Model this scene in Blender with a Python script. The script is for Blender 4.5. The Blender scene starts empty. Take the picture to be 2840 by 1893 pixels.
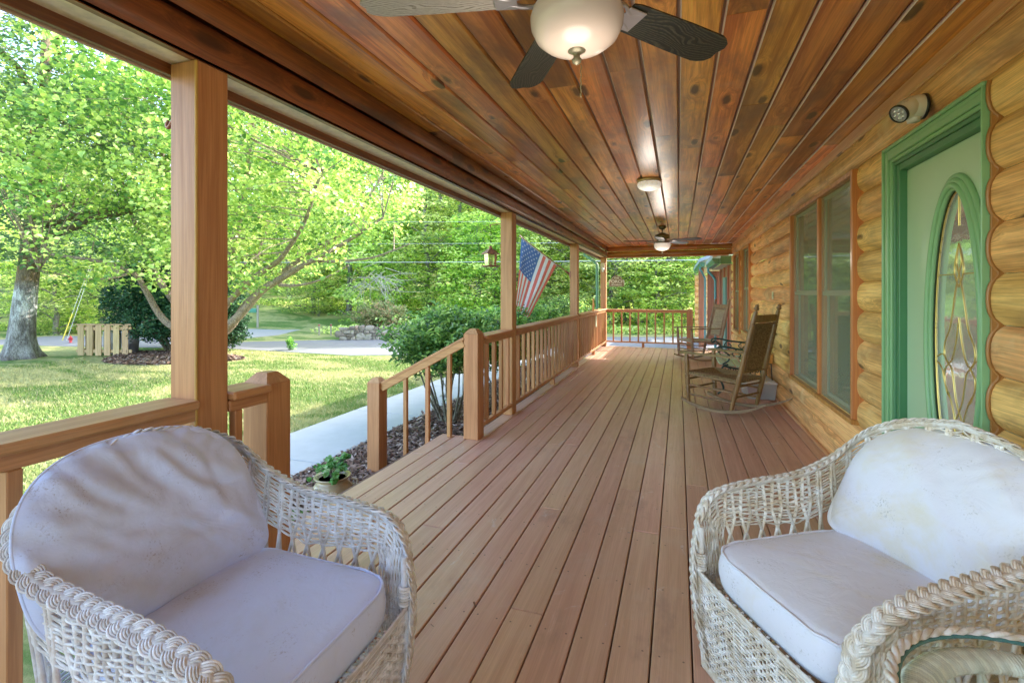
import bpy, math, random
import numpy as np
from mathutils import Vector, Matrix, noise as mnoise
R = math.radians
random.seed(7); rng = np.random.default_rng(7)
sc = bpy.context.scene
COL = sc.collection

# ------------------------------------------------------------------ mesh builder
class MB:
    def __init__(s):
        s.v = []; s.f = []; s.r = []; s.s = []
    def add(s, verts, faces, r=None, smooth=False, M=None):
        o = len(s.v)
        if r is None: r = random.random()
        if M is not None: verts = [M @ Vector(v) for v in verts]
        s.v.extend([tuple(v) for v in verts])
        for f in faces:
            s.f.append(tuple(i + o for i in f)); s.r.append(r); s.s.append(smooth)
        return s
    def box(s, x0, x1, y0, y1, z0, z1, b=0.0, r=None, M=None):
        lo = (min(x0, x1), min(y0, y1), min(z0, z1)); hi = (max(x0, x1), max(y0, y1), max(z0, z1))
        if b <= 0:
            vs = [((lo, hi)[i][0], (lo, hi)[j][1], (lo, hi)[k][2]) for i in (0, 1) for j in (0, 1) for k in (0, 1)]
            fs = [(0, 1, 3, 2), (4, 6, 7, 5), (0, 4, 5, 1), (2, 3, 7, 6), (0, 2, 6, 4), (1, 5, 7, 3)]
            return s.add(vs, fs, r, False, M)
        b = min(b, min(hi[i] - lo[i] for i in range(3)) * .45)
        vs = []; idx = {}
        for sx in (0, 1):
            for sy in (0, 1):
                for sz in (0, 1):
                    for a in range(3):
                        p = []
                        for ax, sg in enumerate((sx, sy, sz)):
                            full = hi[ax] if sg else lo[ax]
                            p.append(full if ax == a else (full - b if sg else full + b))
                        idx[(sx, sy, sz, a)] = len(vs); vs.append(tuple(p))
        fs = []
        for a in range(3):
            o1, o2 = [q for q in range(3) if q != a]
            for sg in (0, 1):
                loop = []
                for u, w in ((0, 0), (1, 0), (1, 1), (0, 1)):
                    k = [0, 0, 0]; k[a] = sg; k[o1] = u; k[o2] = w
                    loop.append(idx[(k[0], k[1], k[2], a)])
                if (sg == 0) == (a != 1): loop.reverse()
                fs.append(tuple(loop))
        for a in range(3):  # edges parallel to axis a between faces o1,o2
            o1, o2 = [q for q in range(3) if q != a]
            for u in (0, 1):
                for w in (0, 1):
                    def K(t, face):
                        k = [0, 0, 0]; k[a] = t; k[o1] = u; k[o2] = w
                        return idx[(k[0], k[1], k[2], face)]
                    fs.append((K(0, o1), K(1, o1), K(1, o2), K(0, o2)))
        for sx in (0, 1):
            for sy in (0, 1):
                for sz in (0, 1):
                    fs.append(tuple(idx[(sx, sy, sz, a)] for a in range(3)))
        return s.add(vs, fs, r, False, M)
    def beam(s, p, q, w, h, up=(0, 0, 1), b=0.0, r=None):
        """rectangular bar from p to q, w across, h in the 'up' direction"""
        p = Vector(p); q = Vector(q); d = q - p; L = d.length; d.normalize()
        x = d.cross(Vector(up))
        if x.length < 1e-5: x = Vector((1, 0, 0))
        x.normalize(); z = x.cross(d)
        M = Matrix(((x.x, d.x, z.x, p.x), (x.y, d.y, z.y, p.y), (x.z, d.z, z.z, p.z), (0, 0, 0, 1)))
        return s.box(-w / 2, w / 2, 0, L, -h / 2, h / 2, b, r, M)
    def tube(s, pts, rad, n=8, cap=True, r=None, smooth=True, closed=False, ref=None):
        P = [Vector(p) for p in pts]; m = len(P)
        if not hasattr(rad, '__len__'): rad = [rad] * m
        vs = []; fs = []; prev = None
        for i in range(m):
            if closed: t = P[(i + 1) % m] - P[i - 1]
            else: t = P[min(i + 1, m - 1)] - P[max(i - 1, 0)]
            if t.length < 1e-9: t = Vector((0, 0, 1))
            t.normalize()
            if prev is None:
                a = Vector(ref) if ref else (Vector((0, 0, 1)) if abs(t.z) < .9 else Vector((1, 0, 0)))
                x = a.cross(t); x.normalize()
            else:
                x = prev - t * prev.dot(t)
                if x.length < 1e-6: x = Vector((1, 0, 0)).cross(t)
                x.normalize()
            prev = x; y = t.cross(x)
            for k in range(n):
                A = 2 * math.pi * k / n
                vs.append(P[i] + (x * math.cos(A) + y * math.sin(A)) * rad[i])
        for i in range(m if closed else m - 1):
            j = (i + 1) % m
            for k in range(n):
                k2 = (k + 1) % n
                fs.append((i * n + k, i * n + k2, j * n + k2, j * n + k))
        s.add(vs, fs, r, smooth)
        if cap and not closed:
            rr = s.r[-1]
            s.add(vs[:n], [tuple(reversed(range(n)))], rr); s.add(vs[-n:], [tuple(range(n))], rr)
        return s
    def lathe(s, prof, n=24, c=(0, 0, 0), M=None, r=None, smooth=True, sq=None, cap=True):
        """prof: (radius, z) list"""
        vs = []; fs = []
        for (rad, z) in prof:
            for k in range(n):
                a = 2 * math.pi * (k + (.5 if sq else 0)) / n
                vs.append((c[0] + rad * math.cos(a), c[1] + rad * math.sin(a), c[2] + z))
        for i in range(len(prof) - 1):
            for k in range(n):
                k2 = (k + 1) % n
                fs.append((i * n + k, i * n + k2, (i + 1) * n + k2, (i + 1) * n + k))
        s.add(vs, fs, r, smooth, M)
        rr = s.r[-1]
        if cap and prof[0][0] > 1e-4: s.add(vs[:n], [tuple(reversed(range(n)))], rr, False, M)
        if cap and prof[-1][0] > 1e-4: s.add(vs[-n:], [tuple(range(n))], rr, False, M)
        return s
    def prism(s, poly, t0, t1, axis='Y', r=None, smooth=False, M=None):
        """poly: 2D points in the plane across axis; extruded t0..t1"""
        def pt(a, b, t):
            return {'X': (t, a, b), 'Y': (a, t, b), 'Z': (a, b, t)}[axis]
        n = len(poly)
        vs = [pt(a, b, t0) for a, b in poly] + [pt(a, b, t1) for a, b in poly]
        if r is None: r = random.random()
        s.add(vs, [(i, (i + 1) % n, n + (i + 1) % n, n + i) for i in range(n)], r, smooth, M)
        s.add(vs[:n], [tuple(reversed(range(n)))], r, False, M)
        s.add(vs[n:], [tuple(range(n))], r, False, M)
        return s
    def grid(s, fn, nu, nv, r=None, smooth=True):
        vs = [fn(i / (nu - 1), j / (nv - 1)) for j in range(nv) for i in range(nu)]
        fs = [(j * nu + i, j * nu + i + 1, (j + 1) * nu + i + 1, (j + 1) * nu + i) for j in range(nv - 1) for i in range(nu - 1)]
        return s.add(vs, fs, r, smooth)
    def build(s, name, mat, parent=None, world=False, label=None, kind=None):
        me = bpy.data.meshes.new(name)
        vs = s.v
        if world and parent is not None:
            l = parent.location; vs = [(a - l[0], b - l[1], c - l[2]) for a, b, c in vs]
        me.from_pydata(vs, [], s.f); me.validate()
        if len(me.polygons) == len(s.r):
            me.polygons.foreach_set('use_smooth', s.s)
            at = me.attributes.new('rnd', 'FLOAT', 'FACE'); at.data.foreach_set('value', s.r)
        me.materials.append(mat)
        o = bpy.data.objects.new(name, me); COL.objects.link(o)
        if parent: o.parent = parent
        if label: o['label'] = label
        if kind: o['kind'] = kind
        return o

def npmesh(name, V, F, rnd, mat, parent=None, kind=None, smooth=False):
    """V (n,3) array, F (m,k) int array with constant k"""
    me = bpy.data.meshes.new(name); k = F.shape[1]; m = len(F)
    me.vertices.add(len(V)); me.vertices.foreach_set('co', np.ascontiguousarray(V, dtype=np.float32).ravel())
    me.loops.add(m * k); me.loops.foreach_set('vertex_index', np.ascontiguousarray(F, dtype=np.int32).ravel())
    me.polygons.add(m); me.polygons.foreach_set('loop_start', np.arange(0, m * k, k, dtype=np.int32))
    me.update(calc_edges=True)
    if smooth: me.polygons.foreach_set('use_smooth', np.ones(m, bool))
    at = me.attributes.new('rnd', 'FLOAT', 'FACE'); at.data.foreach_set('value', np.asarray(rnd, dtype=np.float32))
    me.materials.append(mat)
    o = bpy.data.objects.new(name, me); COL.objects.link(o)
    if parent: o.parent = parent
    if kind: o['kind'] = kind
    return o

def thing(name, label, cat, loc=(0, 0, 0), rot=0.0, group=None):
    o = bpy.data.objects.new(name, None); COL.objects.link(o)
    o.empty_display_size = .1; o.location = loc; o.rotation_euler = (0, 0, rot)
    return tag(o, label, cat, group)
def tag(o, label, cat, group=None):
    o['label'] = label; o['category'] = cat
    if group: o['group'] = group
    return o
def kids(o): return [c for c in bpy.data.objects if c.parent == o]
def dup(root, loc=None, rot=None, label=None, scale=None, **kw):
    def cp(o, par):
        c = o.copy(); COL.objects.link(c); c.parent = par
        for ch in kids(o): cp(ch, c)
        return c
    r = cp(root, None)
    if loc is not None: r.location = loc
    if rot is not None: r.rotation_euler = rot if hasattr(rot, '__len__') else (0, 0, rot)
    if scale is not None: r.scale = scale if hasattr(scale, '__len__') else (scale,) * 3
    if label: r['label'] = label
    return r

# ------------------------------------------------------------------ materials
class NT:
    def __init__(s, name):
        s.m = bpy.data.materials.new(name); s.m.use_nodes = True
        s.t = s.m.node_tree; s.t.nodes.clear()
        s.out = s.n('ShaderNodeOutputMaterial')
    def n(s, ty, **kw):
        nd = s.t.nodes.new(ty)
        for k, v in kw.items(): setattr(nd, k, v)
        return nd
    def link(s, a, b): s.t.links.new(a, b)
    def set(s, sock, v):
        if isinstance(v, bpy.types.NodeSocket): s.link(v, sock)
        elif isinstance(v, (tuple, list)) and len(v) == 3 and sock.type == 'RGBA': sock.default_value = (*v, 1)
        else: sock.default_value = v
    def math(s, op, a, b=0.0, c=None, clamp=False):
        nd = s.n('ShaderNodeMath', operation=op, use_clamp=clamp)
        s.set(nd.inputs[0], a); s.set(nd.inputs[1], b)
        if c is not None: s.set(nd.inputs[2], c)
        return nd.outputs[0]
    def vmath(s, op, a, b=(0, 0, 0)):
        nd = s.n('ShaderNodeVectorMath', operation=op); s.set(nd.inputs[0], a)
        if op == 'SCALE': s.set(nd.inputs[3], b)
        else: s.set(nd.inputs[1], b)
        return nd.outputs[0]
    def co(s, kind='Object'): return s.n('ShaderNodeTexCoord').outputs[kind]
    def attr(s, name='rnd'):
        nd = s.n('ShaderNodeAttribute', attribute_name=name); return nd.outputs['Fac']
    def map(s, vec, scale=(1, 1, 1), loc=(0, 0, 0), rot=(0, 0, 0)):
        nd = s.n('ShaderNodeMapping'); s.set(nd.inputs[0], vec)
        nd.inputs['Scale'].default_value = scale; nd.inputs['Location'].default_value = loc; nd.inputs['Rotation'].default_value = rot
        return nd.outputs[0]
    def noise(s, vec, scale=5, detail=4, rough=.55, dist=0.0, out='Fac'):
        nd = s.n('ShaderNodeTexNoise'); s.set(nd.inputs['Vector'], vec)
        nd.inputs['Scale'].default_value = scale; nd.inputs['Detail'].default_value = detail
        nd.inputs['Roughness'].default_value = rough; nd.inputs['Distortion'].default_value = dist
        return nd.outputs[out]
    def voro(s, vec, scale=5, out='Distance', feature='F1'):
        nd = s.n('ShaderNodeTexVoronoi', feature=feature); s.set(nd.inputs['Vector'], vec); nd.inputs['Scale'].default_value = scale
        return nd.outputs[out]
    def ramp(s, fac, stops, interp='LINEAR'):
        nd = s.n('ShaderNodeValToRGB'); s.set(nd.inputs[0], fac); cr = nd.color_ramp; cr.interpolation = interp
        while len(cr.elements) < len(stops): cr.elements.new(.5)
        for e, (p, c) in zip(cr.elements, stops):
            e.position = p; e.color = (*c, 1) if len(c) == 3 else c
        return nd.outputs[0]
    def rng(s, v, a, b, c=0.0, d=1.0):
        nd = s.n('ShaderNodeMapRange', interpolation_type='SMOOTHSTEP' ); s.set(nd.inputs[0], v)
        for i, x in enumerate((a, b, c, d)): nd.inputs[i + 1].default_value = x
        return nd.outputs[0]
    def mix(s, fac, a, b, mode='MIX'):
        nd = s.n('ShaderNodeMix', data_type='RGBA', blend_type=mode); s.set(nd.inputs[0], fac); s.set(nd.inputs[6], a); s.set(nd.inputs[7], b)
        return nd.outputs[2]
    def hsv(s, c, h=.5, sat=1.0, v=1.0):
        nd = s.n('ShaderNodeHueSaturation'); s.set(nd.inputs['Hue'], h); s.set(nd.inputs['Saturation'], sat); s.set(nd.inputs['Value'], v); s.set(nd.inputs['Color'], c)
        return nd.outputs[0]
    def bump(s, hgt, strength=.3, dist=.01, nrm=None):
        nd = s.n('ShaderNodeBump'); s.set(nd.inputs['Height'], hgt); nd.inputs['Strength'].default_value = strength; nd.inputs['Distance'].default_value = dist
        if nrm is not None: s.link(nrm, nd.inputs['Normal'])
        return nd.outputs[0]
    def pbr(s, col, rough=.6, spec=.5, metal=0.0, nrm=None, coat=0.0, coatr=.2, trans=0.0, emit=None, es=0.0, alpha=None, final=True, sheen=0.0):
        p = s.n('ShaderNodeBsdfPrincipled'); s.set(p.inputs['Base Color'], col); s.set(p.inputs['Roughness'], rough)
        s.set(p.inputs['Metallic'], metal); p.inputs['Specular IOR Level'].default_value = spec
        if nrm is not None: s.link(nrm, p.inputs['Normal'])
        s.set(p.inputs['Coat Weight'], coat); p.inputs['Coat Roughness'].default_value = coatr
        p.inputs['Transmission Weight'].default_value = trans
        if emit: p.inputs['Emission Color'].default_value = (*emit, 1); p.inputs['Emission Strength'].default_value = es
        if sheen: p.inputs['Sheen Weight'].default_value = sheen
        if final: s.link(p.outputs[0], s.out.inputs[0])
        return p.outputs[0]

def simple(name, col, rough=.5, spec=.5, metal=0.0, var=.12, nscale=14, bump=.12, emit=None, es=0.0, coat=0.0):
    t = NT(name); co = t.co()
    n = t.noise(co, nscale, 5, .6)
    v = t.math('MULTIPLY_ADD', n, var * 2, 1 - var)
    c = t.hsv(col, .5, 1, v)
    t.pbr(c, t.math('MULTIPLY_ADD', n, .2, rough - .1), spec, metal, t.bump(t.noise(co, nscale * 8, 3), bump, .002) if bump else None, emit=emit, es=es, coat=coat)
    return t.m

def wood(name, c1, c2, axis='Y', across=26, along=1.3, rough=.45, coat=0.0, coatr=.15, knots=True, kdark=(.035, .015, .008), blot=None, blotamt=.5,
         bump=.25, var=.3, hue=.012, nails=None, painted=0.0, stain=None, GRC=.16):
    t = NT(name); r = t.attr()
    off = t.n('ShaderNodeCombineXYZ'); 
    for i, k in enumerate((37.0, 61.0, 19.0)): t.link(t.math('MULTIPLY', r, k), off.inputs[i])
    raw = t.co(); co = t.vmath('ADD', raw, off.outputs[0])
    def sc_(a, l): return {'X': (l, a, a), 'Y': (a, l, a), 'Z': (a, a, l)}[axis]
    warp = t.noise(t.map(co, sc_(2.2, .7)), 1, 2, .5, 0, 'Color')
    warpv = t.vmath('SCALE', t.vmath('SUBTRACT', warp, (.5, .5, .5)), .07)
    cow = t.vmath('ADD', co, warpv)
    if knots:
        vo = t.n('ShaderNodeTexVoronoi', feature='F1'); t.set(vo.inputs['Vector'], t.map(co, sc_(6.5, 2.1))); vo.inputs['Scale'].default_value = 1
        kd = vo.outputs['Distance']; sel = t.math('GREATER_THAN', t.n('ShaderNodeSeparateColor').outputs[0], .42)
        sep = sel.node.inputs[0].links[0].from_node; t.link(vo.outputs['Color'], sep.inputs[0])
        kmask = t.math('MULTIPLY', t.rng(t.math('ADD', kd, t.math('MULTIPLY', t.noise(t.map(co, sc_(40, 16)), 1, 2, .6), .10)), .27, .17, 0, 1), sel)
        kring = t.math('MULTIPLY', t.rng(kd, .45, .08, 0, 1), sel)
        cow = t.vmath('ADD', cow, t.vmath('SCALE', (1, 1, 1), t.math('MULTIPLY', kring, .055)))
    g1 = t.noise(t.map(cow, sc_(across, along)), 1, 5, .6, .3)
    g2 = t.noise(t.map(cow, sc_(across * 4, along * 3)), 1, 4, .7)
    gr = t.math('ADD', t.math('MULTIPLY', g1, .7), t.math('MULTIPLY', g2, .3))
    col = t.mix(t.rng(gr, .40, .60), c1, c2)
    fine = t.noise(t.map(cow, sc_(across * 9, along * 2.2)), 1, 3, .6)
    col = t.hsv(col, .5, 1, t.math('MULTIPLY_ADD', t.rng(fine, .35, .65), GRC, 1 - GRC / 2))
    if blot is not None:
        b = t.noise(t.map(co, sc_(3.2, 1.1)), 1, 5, .65, .6)
        col = t.mix(t.math('MULTIPLY', t.rng(b, .45, .72), blotamt), col, blot)
    if stain is not None:
        b = t.noise(t.map(raw, (1.7, 1.7, 1.7)), 1, 6, .7, .3)
        col = t.mix(t.math('MULTIPLY', t.rng(b, .5, .75), stain[1]), col, stain[0])
    if knots: col = t.mix(t.math('MULTIPLY', kmask, .85), col, kdark)
    col = t.hsv(col, t.math('MULTIPLY_ADD', t.math('FRACT', t.math('MULTIPLY', r, 7.31)), hue * 2, .5 - hue), 1,
                t.math('MULTIPLY_ADD', r, var, 1 - var / 2))
    h = t.math('ADD', t.math('MULTIPLY', gr, 1 - painted * .5), 0)
    if nails:
        x0, pit, ystep, = nails
        sp = t.n('ShaderNodeSeparateXYZ'); t.link(raw, sp.inputs[0])
        fx = t.math('FRACT', t.math('DIVIDE', t.math('SUBTRACT', sp.outputs[0], x0), pit))
        fx = t.math('ABSOLUTE', t.math('SUBTRACT', fx, .5)); dx = t.math('MULTIPLY', t.math('SUBTRACT', fx, .29), pit)
        yy = t.math('ADD', sp.outputs[1], t.math('MULTIPLY', t.noise(t.map(raw, (7, 2.4, 1)), 1, 0), .05))
        fy = t.math('FRACT', t.math('DIVIDE', yy, ystep)); dy = t.math('MULTIPLY', t.math('SUBTRACT', fy, .5), ystep)
        dd = t.math('SQRT', t.math('ADD', t.math('MULTIPLY', dx, dx), t.math('MULTIPLY', dy, dy)))
        nm = t.rng(dd, .0052, .003, 0, 1)
        col = t.mix(t.math('MULTIPLY', nm, .75), col, (.05, .03, .025))
        sp2 = t.noise(t.map(raw, (30, 22, 30)), 1, 3, .7); col = t.mix(t.math('MULTIPLY', t.rng(sp2, .70, .76), .5), col, (.5, .45, .42))
        s3 = t.noise(t.map(raw, (6, 3, 6)), 1, 7, .75, .8); col = t.mix(t.math('MULTIPLY', t.rng(s3, .60, .70), .45), col, (.68, .60, .56))
        s4 = t.noise(t.map(raw, (3, 1.2, 3), (4, 4, 4)), 1, 6, .7); col = t.mix(t.math('MULTIPLY', t.rng(s4, .56, .70), .4), col, (.26, .15, .11))
    rr = t.math('MULTIPLY_ADD', g1, .25, rough - .12)
    t.pbr(col, rr, .45, 0, t.bump(h, bump, .004), coat, coatr)
    return t.m
M = {}
# painted porch wood (sRGB approx 190,130,95)
PC1, PC2 = (.54, .255, .095), (.42, .18, .062)
M['paintZ'] = wood('painted_cedar_upright', PC1, PC2, 'Z', 22, 1.0, .5, 0, knots=False, bump=.25, var=.14, hue=.006, painted=.6, stain=((.56, .33, .17), .3), GRC=.14)
M['paintY'] = wood('painted_cedar_rail', PC1, PC2, 'Y', 22, 1.0, .5, 0, knots=False, bump=.25, var=.12, hue=.006, stain=((.50, .34, .24), .3), GRC=.14)
M['paintX'] = wood('painted_cedar_cross', PC1, PC2, 'X', 22, 1.0, .5, 0, knots=False, bump=.25, var=.12, hue=.006)
M['deck'] = wood('painted_deck_boards', (.58, .32, .21), (.52, .275, .175), 'Y', 24, .9, .42, .12, .25, knots=False, bump=.35, var=.09, hue=.008,
                 nails=(-.83 - .1462 * 20, .1462, .42), stain=((.56, .39, .29), .5), GRC=.12)
M['ceil'] = wood('varnished_pine_ceiling', (.96, .41, .09), (.54, .18, .04), 'Y', 15, .7, .32, .32, .25, bump=.15, var=.75, hue=.014, blot=(.27, .12, .065), blotamt=.85, kdark=(.025, .012, .008), stain=((.62, .44, .30), .35), GRC=.2)
M['beamY'] = wood('dark_stained_beam', (.25, .088, .022), (.14, .046, .013), 'Y', 20, .9, .42, .2, .2, bump=.2, var=.3, blot=(.03, .014, .008), blotamt=.8, GRC=.3)
M['beamX'] = wood('amber_stained_beam', (.50, .20, .04), (.30, .11, .022), 'X', 20, .9, .4, .3, .2, bump=.2, var=.25, blot=(.10, .045, .015), blotamt=.7)
M['log'] = wood('honey_log_siding', (.92, .55, .19), (.62, .32, .095), 'Y', 15, .9, .55, .0, .3, bump=.55, var=.36, hue=.014, blot=(.30, .17, .06), blotamt=.75, stain=((.88, .72, .34), .6), GRC=.4)
M['trim'] = wood('orange_window_trim', (.62, .26, .06), (.48, .18, .04), 'Z', 22, 1, .42, .2, bump=.15, var=.15, knots=False)
M['trimY'] = wood('pale_pine_trim', (.68, .36, .15), (.55, .26, .10), 'Y', 18, .8, .42, .2, bump=.15, var=.2, stain=((.45, .25, .12), .4))
M['soffit'] = simple('weathered_soffit', (.80, .68, .46), .5, var=.42, nscale=26)
M['palefascia'] = simple('pale_fascia_edge', (.50, .36, .27), .6)
M['fascia'] = wood('fascia_board', (.36, .15, .04), (.22, .08, .02), 'Y', 20, .9, .45, .1, bump=.2, var=.2, knots=False)
M['green'] = simple('green_door_paint', (.22, .45, .20), .36, .5, var=.06, nscale=3, bump=.06)
M['slab'] = simple('pale_green_door_paint', (.42, .62, .38), .34, .5, var=.05, nscale=2, bump=.05)
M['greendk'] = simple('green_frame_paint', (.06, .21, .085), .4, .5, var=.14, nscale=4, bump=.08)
M['gutter'] = simple('green_gutter_paint', (.09, .25, .16), .35, var=.08)
M['brick'] = wood('red_board_siding', (.40, .16, .09), (.33, .12, .065), 'Z', 20, 1, .6, knots=False, var=.15)
M['blk'] = simple('black_iron', (.02, .022, .022), .4, .5, .4, bump=.1)
M['bronze'] = simple('aged_bronze', (.15, .135, .085), .4, .5, .5)
M['greyiron'] = simple('blade_arm_metal', (.36, .34, .36), .4, .5, .5)
M['copper'] = simple('copper_brown_metal', (.28, .11, .07), .4, .5, .4)
M['white'] = simple('white_plastic', (.78, .78, .75), .35, var=.05)
M['alu'] = simple('satin_silver_plastic', (.80, .77, .66), .3, .5, .25, var=.05)
M['concrete'] = simple('walk_concrete', (.44, .45, .45), .85, .3, var=.16, nscale=5, bump=.4)
M['asphalt'] = simple('driveway_asphalt', (.20, .205, .225), .85, .3, var=.2, nscale=2.5, bump=.5)
M['brass'] = simple('brass_came', (.75, .55, .16), .3, .5, .8, bump=0)
LAMP = (8, 13, 3); SKY = 1.25; SUN = 13.0; GAM = 1.08
# ------------------------------------------------------------------ special materials
def mat_fabric(name, col, dirt, dirtamt, grey):
    t = NT(name); co = t.co()
    n = t.noise(co, 3.5, 5, .65, .3)
    c = t.mix(t.math('MULTIPLY', t.rng(n, .45, .72), dirtamt), col, dirt)
    n2 = t.noise(co, 9, 6, .75); sp = t.noise(co, 140, 3, .7)
    m = t.math('MULTIPLY', t.rng(n2, .5, .68), t.rng(sp, .52, .68))
    c = t.mix(t.math('MULTIPLY', m, .8), c, grey)
    fine = t.noise(co, 900, 2, .5); wr = t.noise(co, 12, 4, .6, .5)
    b = t.bump(fine, .10, .001, t.bump(wr, .22, .02))
    t.pbr(c, .62, .35, 0, b, sheen=.15)
    return t.m
M['cushL'] = mat_fabric('lavender_grey_cushion_cloth', (.64, .72, 1.0), (.52, .54, .62), .5, (.24, .21, .30))
M['cushR'] = mat_fabric('mildewed_ivory_cushion_cloth', (.78, .79, .86), (.74, .67, .47), .7, (.27, .26, .22))
def mat_wicker(name, a, b, w):
    t = NT(name); r = t.attr(); co = t.co()
    n = t.noise(t.vmath('ADD', co, (3, 1, 2)), 26, 4, .65)
    c = t.mix(t.rng(n, .40, .62), a, b)
    c = t.mix(t.math('MULTIPLY', t.rng(t.noise(co, 6, 3, .6), .45, .7), w[1]), c, w[0])
    c = t.hsv(c, .5, 1, t.math('MULTIPLY_ADD', r, .35, .80))
    t.pbr(c, .45, .4, 0, t.bump(t.noise(co, 300, 2), .2, .001))
    return t.m
M['wickB'] = mat_wicker('pale_cane_wrap', (.92, .90, .78), (.76, .70, .55), ((.70, .60, .40), .3))
M['wickL'] = mat_wicker('whitewashed_wicker', (.84, .84, .87), (.68, .63, .60), ((.46, .36, .26), .35))
M['wickR'] = mat_wicker('yellowed_white_wicker', (.85, .82, .76), (.66, .56, .42), ((.60, .42, .20), .45))
M['rush'] = wood('woven_rush', (.30, .20, .08), (.14, .085, .03), 'Y', 60, 40, .75, knots=False, bump=.9, var=.2)
M['rushlt'] = wood('pale_woven_rush', (.46, .38, .26), (.30, .24, .17), 'Y', 60, 40, .75, knots=False, bump=.9, var=.2)
M['rock'] = wood('brown_stained_chair_wood', (.27, .155, .05), (.17, .09, .028), 'Z', 26, 2, .38, .25, .2, knots=False, bump=.1, var=.15)
M['rock2'] = wood('weathered_chair_wood', (.33, .22, .13), (.22, .13, .075), 'Z', 26, 2, .5, knots=False, bump=.2, var=.2)
M['runner'] = wood('worn_rocker_runner', (.30, .19, .10), (.19, .115, .055), 'X', 24, 1, .5, .1, knots=False, bump=.2, var=.1)
M['bench'] = simple('pale_green_slats', (.42, .60, .40), .45, var=.1)
M['benchiron'] = simple('dark_green_cast_iron', (.02, .055, .045), .4, .5, .3)
M['orangewood'] = wood('orange_varnished_pine', (.72, .26, .035), (.50, .15, .02), 'X', 20, 1, .35, .4, knots=False, var=.1)
M['pot'] = simple('tan_glazed_ceramic', (.40, .30, .17), .22, .5, var=.2, nscale=7, bump=.05, coat=.3)
M['stone'] = simple('fieldstone', (.34, .30, .25), .85, .3, var=.5, nscale=6, bump=.8)
M['mortar'] = simple('stone_mortar', (.42, .40, .37), .9, .3, var=.2)
M['pallet'] = wood('weathered_fence_boards', (.56, .38, .19), (.42, .27, .12), 'Z', 18, 1, .7, knots=True, var=.35, bump=.3)
M['red'] = simple('red_hydrant_paint', (.55, .035, .05), .4)
M['postgrey'] = simple('grey_weathered_post', (.40, .36, .30), .8, var=.25)
M['wire'] = simple('pale_power_cable', (.62, .64, .68), .5, bump=0)

def mat_leaf(name, cols, rough=.4, trans=.35, bright=1.0):
    t = NT(name); r = t.attr()
    oi = t.n('ShaderNodeObjectInfo').outputs['Random']
    c = t.ramp(r, cols)
    cl = t.noise(t.co(), .55, 2, .5)
    c = t.hsv(c, t.math('MULTIPLY_ADD', oi, .025, .488), t.math('MULTIPLY_ADD', oi, .12, .86), t.math('MULTIPLY', t.math('MULTIPLY_ADD', oi, .4, .8 * bright), t.math('MULTIPLY_ADD', cl, .8, .6)))
    p = t.pbr(c, rough, .45, final=False)
    tr = t.n('ShaderNodeBsdfTranslucent'); t.set(tr.inputs[0], t.hsv(c, .492, 1.0, 1.3))
    mx = t.n('ShaderNodeMixShader'); mx.inputs[0].default_value = trans
    t.link(p, mx.inputs[1]); t.link(tr.outputs[0], mx.inputs[2]); t.link(mx.outputs[0], t.out.inputs[0])
    return t.m
M['leafNear'] = mat_leaf('pear_leaf', [(0, (.04, .12, .025)), (.3, (.13, .28, .045)), (.65, (.38, .52, .08)), (1, (.74, .80, .30))], .32, .42, 1.15)
M['leafOak'] = mat_leaf('oak_leaf', [(0, (.04, .14, .045)), (.6, (.13, .32, .09)), (1, (.38, .56, .20))], .36, .42, 1.15)
M['leafFor'] = mat_leaf('forest_leaf', [(0, (.05, .12, .03)), (.3, (.18, .31, .055)), (.6, (.50, .60, .11)), (1, (.86, .88, .36))], .5, .5, 1.5)
M['leafLaurel'] = mat_leaf('laurel_leaf', [(0, (.025, .09, .015)), (.45, (.08, .25, .03)), (.75, (.24, .50, .05)), (1, (.52, .78, .12))], .22, .35, 1.25)
M['leafHolly'] = mat_leaf('holly_leaf', [(0, (.02, .07, .03)), (.7, (.04, .12, .05)), (1, (.08, .19, .075))], .25, .12)
M['leafPink'] = mat_leaf('pink_shrub_leaf', [(0, (.12, .24, .06)), (.6, (.34, .36, .15)), (.9, (.50, .28, .20)), (1, (.5, .12, .08))], .5, .3)
M['leafIvy'] = mat_leaf('ivy_leaf', [(0, (.06, .22, .04)), (.6, (.12, .36, .06)), (1, (.35, .5, .22))], .35, .3)
def mat_bark(name, a, b, lich=None, pale=None):
    t = NT(name); co = t.co()
    v = t.voro(t.map(t.vmath('ADD', co, t.vmath('SCALE', t.noise(co, 3, 3, .6, 0, 'Color'), .25)), (24, 24, 3.6)), 1, 'Distance', 'DISTANCE_TO_EDGE')
    n = t.noise(t.map(co, (9, 9, 2.5)), 1, 6, .7, .4)
    c = t.mix(t.rng(n, .35, .65), a, b)
    if lich:
        sp = t.n('ShaderNodeSeparateXYZ'); t.link(co, sp.inputs[0]); zz = t.math('ADD', sp.outputs[2], t.math('MULTIPLY', t.noise(t.map(co, (4, 4, 1)), 1, 4, .6), 1.0))
        m = t.math('MULTIPLY', t.rng(zz, 1.35, 1.75), t.rng(zz, 2.45, 2.25)); m2 = t.math('MULTIPLY', t.rng(zz, .3, .9), .4)
        c = t.mix(t.math('MULTIPLY', t.math('MAXIMUM', m, m2), t.rng(n, .38, .58, .25, 1)), c, lich)
        c = t.mix(t.math('MULTIPLY', t.rng(zz, 2.3, 2.7), t.rng(n, .36, .6, .4, .95)), c, pale or b)
    c = t.mix(t.rng(v, .14, .0, 0, .55), c, (.04, .03, .025))
    t.pbr(c, .85, .25, 0, t.bump(t.math('ADD', n, t.math('MULTIPLY', v, 1.5)), .8, .03))
    return t.m
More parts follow.
